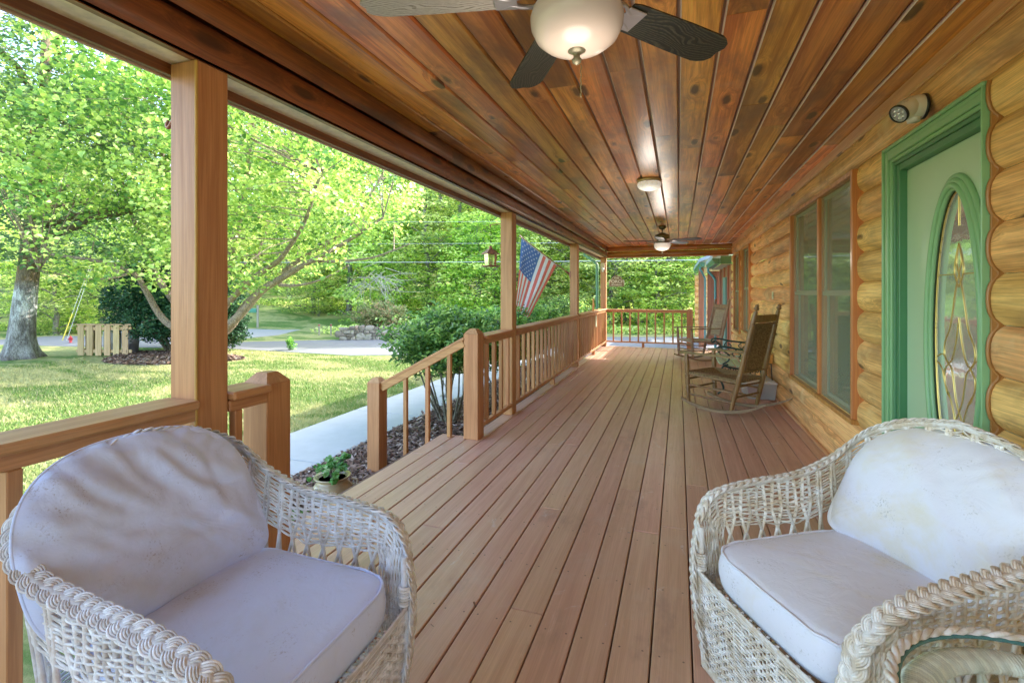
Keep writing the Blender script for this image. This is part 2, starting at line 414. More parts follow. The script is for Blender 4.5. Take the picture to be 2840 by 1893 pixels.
M['barkOak'] = mat_bark('oak_bark', (.10, .08, .07), (.23, .19, .16), (.66, .70, .68), (.17, .11, .035))
M['barkPear'] = mat_bark('pear_bark', (.26, .20, .15), (.40, .32, .25))
M['barkFor'] = mat_bark('forest_bark', (.20, .18, .16), (.42, .39, .35))
M['barkShrub'] = mat_bark('shrub_bark', (.16, .13, .10), (.26, .23, .18), (.16, .20, .09))
M['twig'] = simple('dry_pale_branch', (.55, .50, .44), .8)

# ------------------------------------------------------------------ terrain
def hgt(x, y):
    d = max(0.0, (-x * .34 + y * .94) - 24.0)      # rising ground beyond the driveway
    e = max(0.0, (-x) - 25.0)
    z = -.45 + .16 * max(0, d - 0) ** 1.02 + .05 * e
    n = mnoise.noise(Vector((x * .15, y * .15, 0))) * .10 * min(1, (d + e) / 3)
    return z + n
def build_ground():
    xs = [-260 + 10 * i for i in range(20)] + [-60 + 2 * i for i in range(45)] + [30 + 12 * i for i in range(16)]
    ys = [-60, -40, -20, -10] + [-6 + 2 * i for i in range(38)] + [72 + 14 * i for i in range(16)]
    V = np.array([(x, y, hgt(x, y)) for y in ys for x in xs]); nx = len(xs)
    F = np.array([(j * nx + i, j * nx + i + 1, (j + 1) * nx + i + 1, (j + 1) * nx + i) for j in range(len(ys) - 1) for i in range(nx - 1)])
    t = NT('lawn_ground'); co = t.co()
    dapple = t.noise(t.map(co, (.45, 1.0, 1)), .8, 5, .65, .6); n2 = t.noise(co, 7, 5, .7); n3 = t.noise(co, 60, 4, .7)
    c = t.mix(t.rng(dapple, .44, .56), (.12, .23, .05), (.50, .47, .20))  # grass tone patches, stretched to put dappled tree shade into the lawn colour
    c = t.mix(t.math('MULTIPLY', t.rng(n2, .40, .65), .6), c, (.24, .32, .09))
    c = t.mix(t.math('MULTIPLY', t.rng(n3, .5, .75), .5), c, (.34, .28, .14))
    c = t.hsv(c, .5, 1, t.math('MULTIPLY_ADD', t.noise(co, 150, 3, .7), .9, .55))
    t.pbr(c, .95, .15, 0, t.bump(t.math('ADD', n3, t.noise(co, 200, 3, .6)), .8, .03))
    M['lawn'] = t.m
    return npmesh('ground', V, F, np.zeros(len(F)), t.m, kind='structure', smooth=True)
build_ground()
def sheet(name, poly, z, mat, thick=0.02, kind='structure'):
    m = MB(); m.prism([(a, b) for a, b in poly], z - thick, z, 'Z', .5); return m.build(name, mat, kind=kind)
def smoothpoly(pts, n=6):
    out = []; k = len(pts)
    for i in range(k):
        a, b, c, d = [Vector(pts[(i + q) % k]) for q in (-1, 0, 1, 2)]
        for s_ in range(n):
            t_ = s_ / n
            out.append(tuple(.5 * ((2 * b) + (c - a) * t_ + (2 * a - 5 * b + 4 * c - d) * t_ ** 2 + (3 * b - a - 3 * c + d) * t_ ** 3)))
    return out
GZ = -.45
sheet('driveway', [(9, 13.35), (-5, 13.25), (-7.2, 12.2), (-8.9, 11.45), (-13.6, 11.6), (-16.2, 11.0), (-19.5, 10.3), (-24, 9.6), (-34, 8.0), (-34, 10.5), (-25, 12.6), (-19.8, 13.6),
                   (-15.1, 13.25), (-12.2, 15.1), (-8.6, 17.2), (-4, 19.2), (0, 20.6), (9, 21)], GZ + .012, M['asphalt'])
sheet('road', [(-16.2, 13.35), (-19.6, 13.8), (-20.2, 18), (-25.5, 26), (-36, 38), (-33, 40), (-22.5, 28), (-17.3, 18.6), (-16.0, 16.0)], GZ + .016, simple('pale_road_surface', (.36, .35, .35), .85, var=.12))
m = MB()
yy = -2.0
while yy < 13.2:
    m.box(-4.615, -3.50, yy, min(yy + 2.02, 13.22) - .016, GZ - .1, GZ + .035, .006, .5); yy += 2.02
m.build('walkway', M['concrete'], kind='structure')
m = MB()
for i in range(4): m.box(-1.9 + 1.2 * i, -.706 + 1.2 * i, 12.50, 13.35, GZ, -.16, .006, .5)
m.build('path', M['concrete'], kind='structure')
# mulch bed + chips
sheet('soil_bed', [(-3.49, 3.2), (-3.49, 13.0), (-1.9, 13.0), (-1.9, 3.2)], GZ + .012, simple('dark_mulch_soil', (.10, .06, .045), .95, var=.4, nscale=40, bump=1))
def chips(name, n, fx, mat, s0=.03, s1=.07, zj=.03):
    P = fx(n); n = len(P); a = rng.uniform(0, 6.28, n); L = rng.uniform(s0, s1, n); W = L * rng.uniform(.25, .5, n)
    ti = rng.normal(0, .35, (n, 2)); z = P[:, 2] + rng.uniform(0, zj, n)
    u = np.stack([np.cos(a), np.sin(a), ti[:, 0]], 1) * L[:, None] / 2; v = np.stack([-np.sin(a), np.cos(a), ti[:, 1]], 1) * W[:, None] / 2
    c = np.stack([P[:, 0], P[:, 1], z], 1)
    V = np.stack([c - u - v, c + u - v, c + u + v, c - u + v], 1).reshape(-1, 3)
    F = np.arange(4 * n).reshape(n, 4)
    return npmesh(name, V, F, rng.uniform(0, 1, n), mat, kind='stuff')
t = NT('bark_mulch'); c = t.ramp(t.attr(), [(0, (.07, .04, .03)), (.5, (.20, .12, .085)), (.85, (.34, .24, .19)), (1, (.5, .4, .34))]); t.pbr(c, .85, .2); M['mulch'] = t.m
chips('bark_mulch', 26000, lambda n: np.stack([rng.uniform(-3.5, -1.9, n), 3.2 + 9.6 * rng.uniform(0, 1, n) ** 1.5, np.full(n, GZ + .015)], 1), M['mulch'], .025, .075, .045)
def disc(cx, cy, r, ry=None):
    def f(n):
        a = rng.uniform(0, 6.28, n); q = np.sqrt(rng.uniform(0, 1, n)); q = q * (1 + .15 * np.sin(a * 3))
        return np.stack([cx + q * r * np.cos(a), cy + q * (ry or r) * np.sin(a), np.full(n, GZ + .01)], 1)
    return f
chips('leaf_litter', 9000, disc(-13.3, 9.4, 2.1, 1.1), M['mulch'], .05, .11, .04)
chips('deck_debris', 70, lambda n: np.stack([rng.uniform(-1.6, 1.0, n), rng.uniform(1.2, 8, n), np.full(n, .003)], 1), M['mulch'], .006, .022, .002)
# grass blades on the near lawn
def grass(n):
    x = rng.uniform(-15.5, -4.62, n); y = rng.uniform(.2, 12.5, n)
    keep = ~((y > 11.3 - .02 * (x + 8)) & (x < -7)) & ~((x > -8) & (y > 11.6))
    keep &= ~((((x + 13.3) / 2.5) ** 2 + ((y - 9.4) / 1.4) ** 2) < 1)
    d = np.hypot(x, y); keep &= rng.uniform(0, 1, n) < np.clip((7.5 / d) ** 1.3, 0, 1)
    x = x[keep]; y = y[keep]; n = len(x)
    h = rng.uniform(.025, .06, n); w = rng.uniform(.003, .006, n) * (1 + np.hypot(x, y) / 9); a = rng.uniform(0, 6.28, n); l = rng.normal(0, .02, (n, 2))
    c = np.stack([x, y, np.full(n, GZ)], 1); u = np.stack([np.cos(a), np.sin(a), np.zeros(n)], 1) * w[:, None]
    tip = c + np.stack([l[:, 0], l[:, 1], h], 1)
    V = np.stack([c - u, c + u, tip], 1).reshape(-1, 3); F = np.arange(3 * n).reshape(n, 3)
    t = NT('grass_blade'); r = t.attr(); cc = t.ramp(r, [(0, (.14, .28, .05)), (.5, (.25, .40, .09)), (.8, (.42, .47, .15)), (1, (.62, .56, .30))])
    dapple = t.noise(t.map(t.co(), (.45, 1.0, 1)), .8, 5, .65, .6); cc = t.mix(t.math('MULTIPLY', t.rng(dapple, .44, .56), .65), t.hsv(cc, .5, 1, .75), (.60, .55, .27))  # same dappled shade patches coloured into the blades
    p = t.pbr(cc, .6, .3, final=False); tr = t.n('ShaderNodeBsdfTranslucent'); t.set(tr.inputs[0], cc); mx = t.n('ShaderNodeMixShader'); mx.inputs[0].default_value = .3
    t.link(p, mx.inputs[1]); t.link(tr.outputs[0], mx.inputs[2]); t.link(mx.outputs[0], t.out.inputs[0])
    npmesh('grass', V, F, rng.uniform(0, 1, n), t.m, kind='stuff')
grass(260000)

# ------------------------------------------------------------------ porch shell (setting)
Y0, Y1 = -2.4, 12.35
m = MB(); k = 0; PIT = .1462
x = -.83 - PIT * 40
xs = []
while x < 1.25:
    if x > -2.2: xs.append(x)
    x += PIT
for i, x in enumerate(xs):
    x0, x1 = x + .003, x + PIT - .003
    if x0 > 1.2: continue
    ya, yb = (Y0, Y1) if x0 > -1.90 else (1.75, 4.14)
    x0 = max(x0, -2.185)
    cuts = sorted([ya] + [c for c in (rng.uniform(0, 4) + 3.9 * j + Y0 for j in range(5)) if ya + .5 < c < yb - .5] + [yb])
    for a, b in zip(cuts[:-1], cuts[1:]): m.box(x0, x1, a + .0015, b - .0015, -.038 + random.uniform(-.001, .001), random.uniform(-.0012, .0012), .004)
m.build('floor', M['deck'], kind='structure')
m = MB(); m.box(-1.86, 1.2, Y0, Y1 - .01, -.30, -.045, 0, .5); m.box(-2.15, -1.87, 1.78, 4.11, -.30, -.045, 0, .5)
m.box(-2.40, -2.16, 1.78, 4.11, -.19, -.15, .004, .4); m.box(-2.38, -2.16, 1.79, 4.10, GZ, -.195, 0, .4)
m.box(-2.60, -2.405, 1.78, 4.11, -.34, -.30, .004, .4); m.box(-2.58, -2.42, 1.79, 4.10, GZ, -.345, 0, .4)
m.build('porch_base', simple('dark_deck_framing', (.16, .08, .05), .8), kind='structure')  # dark brown framing and steps
# ceiling planks with V grooves
CP = .1757; m = MB(); gr_ = MB()
for i in range(-11, 8):
    x0 = i * CP; x1 = x0 + CP
    if x1 < -1.75 or x0 > 1.22: continue
    a = x0 + .006; b = x1 - .006
    cuts = sorted([Y0] + [c for c in (rng.uniform(-1.2, 1.2) + 3.1 * j + 1.0 + (i % 3) for j in range(4)) if Y0 + .4 < c < Y1 - .4] + [Y1])
    for c, d in zip(cuts[:-1], cuts[1:]):
        z = 2.5 + random.uniform(-.001, .001)
        m.prism([(a, z + .012), (a + .006, z), (b - .006, z), (b, z + .012), (b, z + .02), (a, z + .02)], c + .001, d - .001, 'Y')
m.build('ceiling', M['ceil'], kind='structure')
m = MB()
for i in range(-2, 7):
    x0 = i * CP + .006; m.add([(x0 - .0008, Y0, 2.5125), (x0 - .0008, Y1, 2.5125), (x0 + .0055, Y1, 2.4992), (x0 + .0055, Y0, 2.4992)], [(0, 1, 2, 3)], .5)
m.build('lit_groove_strip', simple('lit_groove_edge', (.78, .62, .48), .55, var=.25, nscale=5), kind='structure')  # pale wood strips, coloured as if light caught the left-facing groove sides
m = MB(); m.box(-1.9, 1.25, Y0, Y1, 2.522, 2.54, 0, .5); m.build('ceiling_backing', simple('pale_groove_backing', (.42, .30, .22), .7), kind='structure')
# eave beam along the open side: two log courses inside, soffit strip, outer board
def logprof(z0, z1, xf, bulge, back, lo=None, hi=None, sgn=-1, n=9):
    """profile (x,z) of a log course with face at xf bulging toward sgn"""
    lo = z0 if lo is None else max(lo, z0); hi = z1 if hi is None else min(hi, z1)
    pts = []
    for i in range(n):
        z = lo + (hi - lo) * i / (n - 1); q = (z - z0) / (z1 - z0) * 2 - 1
        pts.append((xf + sgn * bulge * (1 - abs(q) ** 2.6) ** .75, z))
    return pts, back
def addlog(m, prof, back, a, b, axis='Y', r=None):
    n = len(prof)
    if r is None: r = random.random()
    def P(p, t): return (p[0], t, p[1]) if axis == 'Y' else (t, p[0], p[1])
    vs = [P(p, a) for p in prof] + [P(p, b) for p in prof]
    m.add(vs, [(i, i + 1, n + i + 1, n + i) for i in range(n - 1)], r, True)
    for t in (a, b):
        c = [P(p, t) for p in prof] + [P((back, prof[-1][1]), t), P((back, prof[0][1]), t)]
        m.add(c, [tuple(range(len(c)))], r)
m = MB()
for z0, z1, xf in ((2.24, 2.372, -1.712), (2.376, 2.498, -1.690)):
    for a, b in ((Y0, 3.4), (3.402, 8.1), (8.102, 12.2)):
        p, bk = logprof(z0, z1, xf, .020, -1.76, sgn=1); addlog(m, p, bk, a, b)
m.box(-1.76, -1.732, Y0, 12.2, 2.236, 2.30, 0, .3)
m.box(-1.90, -1.872, Y0, Y1 + .05, 2.198, 2.5, .003, .3); m.build('eave_beam', M['beamY'], kind='structure')
m = MB(); m.box(-1.872, -1.732, Y0, Y1, 2.240, 2.26, 0, .4); m.build('beam_soffit', M['soffit'], kind='structure')
m = MB(); m.box(-1.915, -1.9015, Y0, Y1 + .1, 2.192, 2.45, .002, .3); m.build('fascia_board', M['palefascia'], kind='structure')
m = MB()
for z0, z1 in ((2.238, 2.366), (2.370, 2.498)):
    for a, b in ((-1.70, -.25), (-.248, 1.19)) if z0 < 2.3 else ((-1.70, .4), (.402, 1.19)):
        p, bk = logprof(z0, z1, 12.20, .018, 12.30, sgn=-1); addlog(m, p, bk, a, b, 'X')
m.build('end_beam', M['beamX'], kind='structure')
m = MB(); m.box(-1.9, 1.1, 12.16, 12.34, 2.222, 2.236, .002, .3); m.build('end_beam_soffit', M['paintX'], kind='structure')

# ------------------------------------------------------------------ the log house
house = thing('log_house', 'honey coloured log cabin wall with green door and orange trimmed windows along the porch', 'house', (1.2, 5, 0))
ROWS = [.004 + .203 * k for k in range(12)]
OPEN = [(2.412, 3.40, -1, 2.185), (3.92, 5.86, .48, 2.19), (9.12, 10.10, .62, 2.18), (10.53, 11.53, .56, 2.18)]
WX = 1.20
m = MB()
for k, z0 in enumerate(ROWS):
    z1 = z0 + .203; z1c = z1 if k < 11 else 2.42
    segs = [(Y0, 12.30, z0, z1c)]
    for (a, b, lo, hi) in OPEN:
        new = []
        for (c, d, l, h) in segs:
            if lo >= h or hi <= l + .01 or a >= d or b <= c: new.append((c, d, l, h)); continue
            new.append((c, a, l, h)); new.append((b, d, l, h))
            if lo > l: new.append((a, b, l, lo))
            if hi < h - .01: new.append((a, b, hi, h))
        segs = new
    for (c, d, l, h) in segs:
        cuts = [c] + ([c + (d - c) * random.uniform(.3, .7)] if d - c > 4 else []) + [d]
        for e, f in zip(cuts[:-1], cuts[1:]):
            p, bk = logprof(z0 + .001, z0 + .202, WX, .042, 1.30, l, h); addlog(m, p, bk, e, f)
m.box(1.26, 1.32, Y0, 12.3, 0, .45, 0, .5)
m.build('wall', M['log'], house, world=True)
m = MB(); m.box(1.165, 1.20, Y0, 12.19, 2.405, 2.4985, .006, .6); m.box(1.15, 1.2, Y0, 12.3, 2.395, 2.41, .004, .4)
m.box(1.145, 1.19, Y0, 12.3, .0015, .03, .008, .3)
m.build('trim_board', M['trimY'], house, world=True)
# interior darkness behind the glass
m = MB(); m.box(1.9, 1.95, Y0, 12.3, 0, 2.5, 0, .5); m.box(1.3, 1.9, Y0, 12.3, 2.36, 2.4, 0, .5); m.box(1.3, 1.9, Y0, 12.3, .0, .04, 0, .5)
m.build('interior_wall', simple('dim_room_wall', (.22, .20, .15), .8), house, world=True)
# scribed orange caulk strips beside the openings
CAULK = simple('orange_caulk', (.34, .15, .035), .4)
for (a, b, lo, hi) in OPEN:
    for yv, s_ in ((a, -1), (b, 1)):
        pts = []
        z = max(lo, 0.01)
        while z < hi:
            q = ((z - .004) % .203) / .203 * 2 - 1
            pts.append((WX - .043 * (1 - abs(q) ** 2.6) ** .75 - .006, yv + s_ * .008, z)); z += .0145
        q_ = MB(); q_.tube(pts, .007, 6); q_.build('caulk_bead', CAULK, house, world=True)
        q_ = MB(); q_.box(1.160, 1.21, yv + s_ * .001, yv + s_ * .012, max(lo, .01), hi, .001); q_.build('filler_strip', CAULK, house, world=True)

def frame_rect(m, x0, x1, ya, yb, za, zb, w, bev=.003, bottom=True):
    m.box(x0, x1, ya, ya + w, za, zb, bev); m.box(x0, x1, yb - w, yb, za, zb, bev)
    m.box(x0, x1, ya + w, yb - w, zb - w, zb, bev)
    if bottom: m.box(x0, x1, ya + w, yb - w, za, za + w, bev)
t = NT('window_screen'); co = t.co()
n = t.noise(t.map(co, (1, 22, 1.6)), 1, 4, .6); d = t.n('ShaderNodeBsdfDiffuse'); t.set(d.inputs[0], t.mix(n, (.30, .36, .24), (.36, .42, .28)))
tr = t.n('ShaderNodeBsdfTransparent'); mx = t.n('ShaderNodeMixShader'); mx.inputs[0].default_value = .40
t.link(tr.outputs[0], mx.inputs[1]); t.link(d.outputs[0], mx.inputs[2]); t.link(mx.outputs[0], t.out.inputs[0]); M['screen'] = t.m
def mat_glass(name, tint, refl, base, wav=.0, fm=1.2):
    t = NT(name); co = t.co()
    g = t.n('ShaderNodeBsdfGlossy'); g.inputs['Roughness'].default_value = .03; t.set(g.inputs[0], (.95, .97, .95))
    if wav: t.link(t.bump(t.noise(co, 18, 3, .5), wav, .01), g.inputs['Normal'])
    tr = t.n('ShaderNodeBsdfTransparent'); t.set(tr.inputs[0], tint)
    df = t.n('ShaderNodeBsdfDiffuse'); t.set(df.inputs[0], base[0])
    m1 = t.n('ShaderNodeMixShader'); m1.inputs[0].default_value = base[1]; t.link(tr.outputs[0], m1.inputs[1]); t.link(df.outputs[0], m1.inputs[2])
    fr = t.n('ShaderNodeFresnel'); fr.inputs[0].default_value = 1.5
    f = t.math('ADD', t.math('MULTIPLY', fr.outputs[0], fm), refl, clamp=True)
    m2 = t.n('ShaderNodeMixShader'); t.link(f, m2.inputs[0]); t.link(m1.outputs[0], m2.inputs[1]); t.link(g.outputs[0], m2.inputs[2])
    t.link(m2.outputs[0], t.out.inputs[0]); return t.m
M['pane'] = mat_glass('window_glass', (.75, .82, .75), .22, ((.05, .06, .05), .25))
M['oval'] = mat_glass('seeded_door_glass', (.8, .85, .8), .20, ((.84, .88, .80), .88), .04, .5)
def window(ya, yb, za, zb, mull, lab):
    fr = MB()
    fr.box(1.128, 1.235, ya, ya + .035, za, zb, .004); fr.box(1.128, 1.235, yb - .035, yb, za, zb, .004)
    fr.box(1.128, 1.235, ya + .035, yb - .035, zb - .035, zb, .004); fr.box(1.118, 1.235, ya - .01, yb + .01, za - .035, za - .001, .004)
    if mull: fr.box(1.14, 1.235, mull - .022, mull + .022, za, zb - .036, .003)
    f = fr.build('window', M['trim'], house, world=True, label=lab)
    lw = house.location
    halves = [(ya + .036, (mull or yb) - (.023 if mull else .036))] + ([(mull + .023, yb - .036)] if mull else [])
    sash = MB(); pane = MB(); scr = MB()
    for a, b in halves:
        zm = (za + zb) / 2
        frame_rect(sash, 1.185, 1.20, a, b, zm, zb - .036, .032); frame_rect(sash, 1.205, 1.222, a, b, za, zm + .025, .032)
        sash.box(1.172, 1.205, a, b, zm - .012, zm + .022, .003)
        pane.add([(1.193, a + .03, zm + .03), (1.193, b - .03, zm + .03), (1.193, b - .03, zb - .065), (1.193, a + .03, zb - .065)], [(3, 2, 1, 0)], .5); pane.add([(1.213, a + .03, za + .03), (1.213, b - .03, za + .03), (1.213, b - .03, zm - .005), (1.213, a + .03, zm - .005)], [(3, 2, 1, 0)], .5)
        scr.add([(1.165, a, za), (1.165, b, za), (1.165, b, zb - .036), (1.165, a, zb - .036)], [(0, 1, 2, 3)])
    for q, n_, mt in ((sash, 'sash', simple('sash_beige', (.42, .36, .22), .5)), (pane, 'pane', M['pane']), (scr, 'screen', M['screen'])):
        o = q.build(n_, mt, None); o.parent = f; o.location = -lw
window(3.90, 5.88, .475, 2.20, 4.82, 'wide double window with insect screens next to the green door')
window(9.10, 10.12, .64, 2.19, None, 'tall narrow screened window, nearer of the far pair')
window(10.51, 11.55, .56, 2.18, None, 'tall narrow screened window beside the porch end')
# switch plate
m = MB(); m.box(1.142, 1.150, 6.93, 7.01, 1.265, 1.36, .003); m.box(1.136, 1.143, 6.962, 6.978, 1.30, 1.325, .002); m.build('switch_plate', simple('cream_plate', (.62, .64, .40), .4), house, world=True)
# door
m = MB()
for x0, w0, w1 in ((1.136, 0, .020), (1.146, .020, .045), (1.139, .045, .078), (1.150, .078, .098)):
    m.box(x0, 1.19, 3.415 - w1, 3.415 - w0, .002, 2.19 - w0, .004, .5)
    m.box(x0 + .0005, 1.19, 2.415 + w0 * .2, 3.415 - w1, 2.19 - w1, 2.19 - w0, .004, .5); m.box(x0, 1.19, 2.415 + w0 * .2, 2.415 + w1 * .2, .002, 2.19 - w1 - .001, .003, .5)
df = m.build('door_frame', M['green'], house, world=True)
m = MB()
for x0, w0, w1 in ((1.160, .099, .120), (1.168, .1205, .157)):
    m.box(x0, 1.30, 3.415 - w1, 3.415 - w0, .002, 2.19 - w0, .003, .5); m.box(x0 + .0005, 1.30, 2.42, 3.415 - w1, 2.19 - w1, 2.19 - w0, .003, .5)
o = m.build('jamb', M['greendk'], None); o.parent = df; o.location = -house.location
DCY, DCZ, GA, GB, SX = 2.74, 1.135, .213, .685, 1.205
def ell(y, z, a, b, x, n=72): return [(x, y + a * math.cos(2 * math.pi * i / n), z + b * math.sin(2 * math.pi * i / n)) for i in range(n)]
m = MB(); n = 72; ya, yb, za, zb = 2.388, 3.256, .01, 2.03
inner = ell(DCY, DCZ, GA + .006, GB + .006, SX, n)
outer = []
for i in range(n):
    a = 2 * math.pi * i / n; dy, dz = math.cos(a), math.sin(a)
    ty = ((yb - DCY) if dy > 0 else (ya - DCY)) / dy if abs(dy) > 1e-6 else 9; tz = ((zb - DCZ) if dz > 0 else (za - DCZ)) / dz if abs(dz) > 1e-6 else 9
    q = min(ty, tz); outer.append((SX, DCY + dy * q, DCZ + dz * q))
m.add(inner + outer, [(i, (i + 1) % n, n + (i + 1) % n, n + i) for i in range(n)], .5)
m.add([(SX, ya, za), (SX, yb, za), (SX, yb, zb), (SX, ya, zb), (SX + .04, ya, za), (SX + .04, yb, za), (SX + .04, yb, zb), (SX + .04, ya, zb)], [(0, 1, 5, 4), (1, 2, 6, 5), (2, 3, 7, 6), (3, 0, 4, 7)], .5)
m.box(SX + .002, SX + .04, ya - .001, ya + .001, za, zb, 0, .5)
door = m.build('door', M['slab'], house, world=True, label='green door with a tall oval leaded glass')
def sub(mb, name, mat, par, label=None):
    o = mb.build(name, mat, None, label=label); o.parent = par; o.location = -house.location; return o
m = MB()
for (e, rr_, xx) in ((.062, .013, 1.198), (.042, .013, 1.188), (.020, .014, 1.180), (.004, .010, 1.190)): m.tube(ell(DCY, DCZ, GA + e, GB + e, xx), rr_, 8, closed=True)
sub(m, 'oval_moulding', M['green'], door)
m = MB(); c = ell(DCY, DCZ, GA + .008, GB + .008, SX + .004); m.add(c, [tuple(range(len(c)))], .5); sub(m, 'door_glass', M['oval'], door)
m = MB()
def came(pts, mirror=True, rad=.0026):
    def cr(P):
        out = []
        for i in range(len(P) - 1):
            a, b, c_, d = P[max(i - 1, 0)], P[i], P[i + 1], P[min(i + 2, len(P) - 1)]
            for s_ in range(6):
                t_ = s_ / 6; out.append(tuple(.5 * ((2 * b[j]) + (c_[j] - a[j]) * t_ + (2 * a[j] - 5 * b[j] + 4 * c_[j] - d[j]) * t_ * t_ + (3 * b[j] - a[j] - 3 * c_[j] + d[j]) * t_ ** 3) for j in (0, 1)))
        return out + [P[-1]]
    for sg in ((1, -1) if mirror else (1,)):
        m.tube([(SX + .002, DCY + sg * a, DCZ + b) for a, b in cr(pts)], rad, 6)
came([(0, .72), (0, .52)], False); came([(0, -.72), (0, -.46)], False)
came([(0, .10), (.02, .0), (.05, -.08), (.085, -.115), (.125, -.08), (.12, -.02), (.075, .05), (.05, .14), (.03, .22), (0, .30), (-.02, .36), (0, .44)])
came([(.195, -.10), (.14, -.08), (.10, -.115), (.06, -.15), (.03, -.27), (0, -.33), (-.03, -.38), (-.035, -.42), (0, -.47), (.02, -.52), (0, -.60)])
came([(.198, -.12), (.15, -.15), (.13, -.20), (.10, -.26), (.075, -.28)]); came([(.085, -.115), (.125, -.16), (.12, -.22), (.075, -.28), (.04, -.36), (.025, -.44), (0, -.50)])
came([(.045, -.42), (.19, -.40)]); came([(.04, .30), (.185, .30)]); came([(0, .44), (.03, .36), (.035, .30), (0, .24)])
m.tube(ell(DCY, DCZ, GA - .004, GB - .004, SX + .002), .0028, 6, closed=True)
sub(m, 'leaded_came', M['brass'], door)
# roof and far wing (parts of the same house)
m = MB(); pr = [(-2.24, 2.50), (4.2, 5.0), (10.5, 2.5), (10.5, 2.62), (4.2, 5.12), (-2.24, 2.62)]
m.prism(pr, Y0 - 2.6, 12.55, 'Y', .5)
m.build('roof', simple('dark_roof_shingles', (.10, .10, .095), .9), house, world=True)
m = MB(); m.box(-2.24, -1.93, Y0 - .2, 12.55, 2.44, 2.46, 0, .5); m.build('overhang_soffit', M['soffit'], house, world=True)
m = MB()
for (x0, z0, ya, yb) in ((-2.25, 2.40, Y0 - .2, 12.6),):
    m.prism([(x0, z0 + .12), (x0 - .115, z0 + .12), (x0 - .12, z0 + .09), (x0 - .09, z0 + .05), (x0 - .09, z0), (x0, z0)], ya, yb, 'Y', .5)
for (x0, z0, ya, yb) in ((.80, 2.06, 12.75, 15.6), (.62, 2.16, 16.0, 22.0)):
    m.prism([(x0 + .14, z0 + .13), (x0 - .02, z0 + .13), (x0 - .03, z0 + .10), (x0 + .02, z0 + .05), (x0 + .03, z0), (x0 + .14, z0)], ya, yb, 'Y', .5)
m.build('gutter', M['gutter'], house, world=True)
m = MB(); m.box(.95, 1.19, 12.55, 12.60, 2.045, 2.236, .003, .5); m.box(.94, .96, 12.6, 15.6, 2.05, 2.19, .002, .5); m.build('eave_box', simple('deep_green_trim', (.06, .19, .10), .4), house, world=True)
m = MB(); m.box(.96, 1.6, 12.61, 15.6, 2.035, 2.045, 0, .5); m.box(.76, 1.6, 16, 22, 2.14, 2.15, 0, .5)
m.build('eave_soffit', simple('pale_olive_soffit', (.52, .48, .30), .6, var=.2), house, world=True)
m = MB()
m.prism([(.78, 2.19), (3.2, 3.1), (3.2, 3.2), (.78, 2.29)], 12.62, 15.7, 'Y', .5); m.prism([(.6, 2.30), (3.4, 3.3), (3.4, 3.4), (.6, 2.40)], 15.9, 22.1, 'Y', .5)
m.build('wing_roof', simple('pale_metal_roof', (.42, .50, .55), .5), house, world=True)
m = MB()
m.box(1.19, 1.25, 12.6, 16.4, -.3, 2.03, 0, .5)
for yv in (13.1, 14.2, 15.4): m.box(1.15, 1.20, yv, yv + .14, -.3, 2.03, .004)
m.box(.86, 1.2, 16.45, 16.5, -.3, 2.03, 0, .45); m.box(1.01, 1.05, 16.42, 16.46, -.3, 2.03, .003)
m.build('board_siding', M['brick'], house, world=True)
m = MB(); m.box(1.12, 1.17, 13.35, 14.1, -.3, 1.75, .005, .5); m.build('side_door', simple('teal_side_door', (.12, .27, .24), .4), house, world=True)
m = MB(); m.box(.62, .78, 16.9, 17.1, GZ, 2.14, .006, .5); m.build('wing_post', M['brick'], house, world=True)
m = MB()
for k in range(11): p, bk = logprof(.004 + .203 * k - .25, .204 + .203 * k - .25, 18.6, .05, 18.8); addlog(m, p, bk, .55, 2.0, 'X')
m.build('wing_log_wall', M['log'], house, world=True)
for (bx_, by_, bz_, tx, ty) in ((.82, 15.3, 2.08, 1.02, 15.35), (.64, 16.2, 2.17, .80, 16.6), (-2.30, 12.35, 2.42, -1.97, 12.3)):
    m = MB(); m.tube([(bx_, by_, bz_), (bx_, by_, bz_ - .10), ((bx_ * .7 + tx * .3), by_, bz_ - .17), (bx_ * .25 + tx * .75, ty, bz_ - .27), (tx, ty, bz_ - .36), (tx, ty, bz_ - .5), (tx, ty, -.35)], .036, 10)
    m.build('downspout', M['gutter'] if bx_ < 0 else simple('teal_downspout', (.09, .29, .30), .35), house, world=True)
# ------------------------------------------------------------------ camera frame helpers (used to turn measured directions into places)
FOC, HOR, CXP, CH = 1104., 672., 1176., 1.35
YAW = math.atan(383 / 1104.); cs, sn = math.cos(YAW), math.sin(YAW)
def at(px, py, d):
    u = (px - CXP) / FOC
    return (d * (u * cs - sn), d * (u * sn + cs), CH + (HOR - py) / FOC * d)

# ------------------------------------------------------------------ posts and railings
PX0, PX1 = -1.87, -1.73
lab = ['near painted wooden porch post beside the left wicker armchair', 'second porch post, the lantern feeder hanging from its outer side', 'third porch post carrying the flag', 'farthest porch post at the porch corner beside the hanging sign']
for i, y in enumerate((1.33, 5.0, 8.6, 12.2)):
    p = thing('porch_post', lab[i], 'post', (-1.80, y + .07, 0), group='posts along the open side of the porch')
    m = MB(); m.box(PX0, PX1, y, y + .14, 0, 2.239, .006, .3 + .1 * i)
    m.build('shaft', M['paintZ'], p, world=True)
    if i == 0:
        m = MB(); m.tube([(-1.731, 1.331, 0.02), (-1.729, 1.329, .8), (-1.7305, 1.331, 1.5), (-1.729, 1.3295, 2.23)], .0065, 5); m.build('split_edge', wood('raw_split_edge', (.62, .34, .09), (.4, .2, .05), 'Z', 20, 1, .5, knots=False), p, world=True)
PITCH = .2
def baluster(m, x, y, z0, z1): m.box(x - .019, x + .019, y, y + .036, z0, z1, .003)
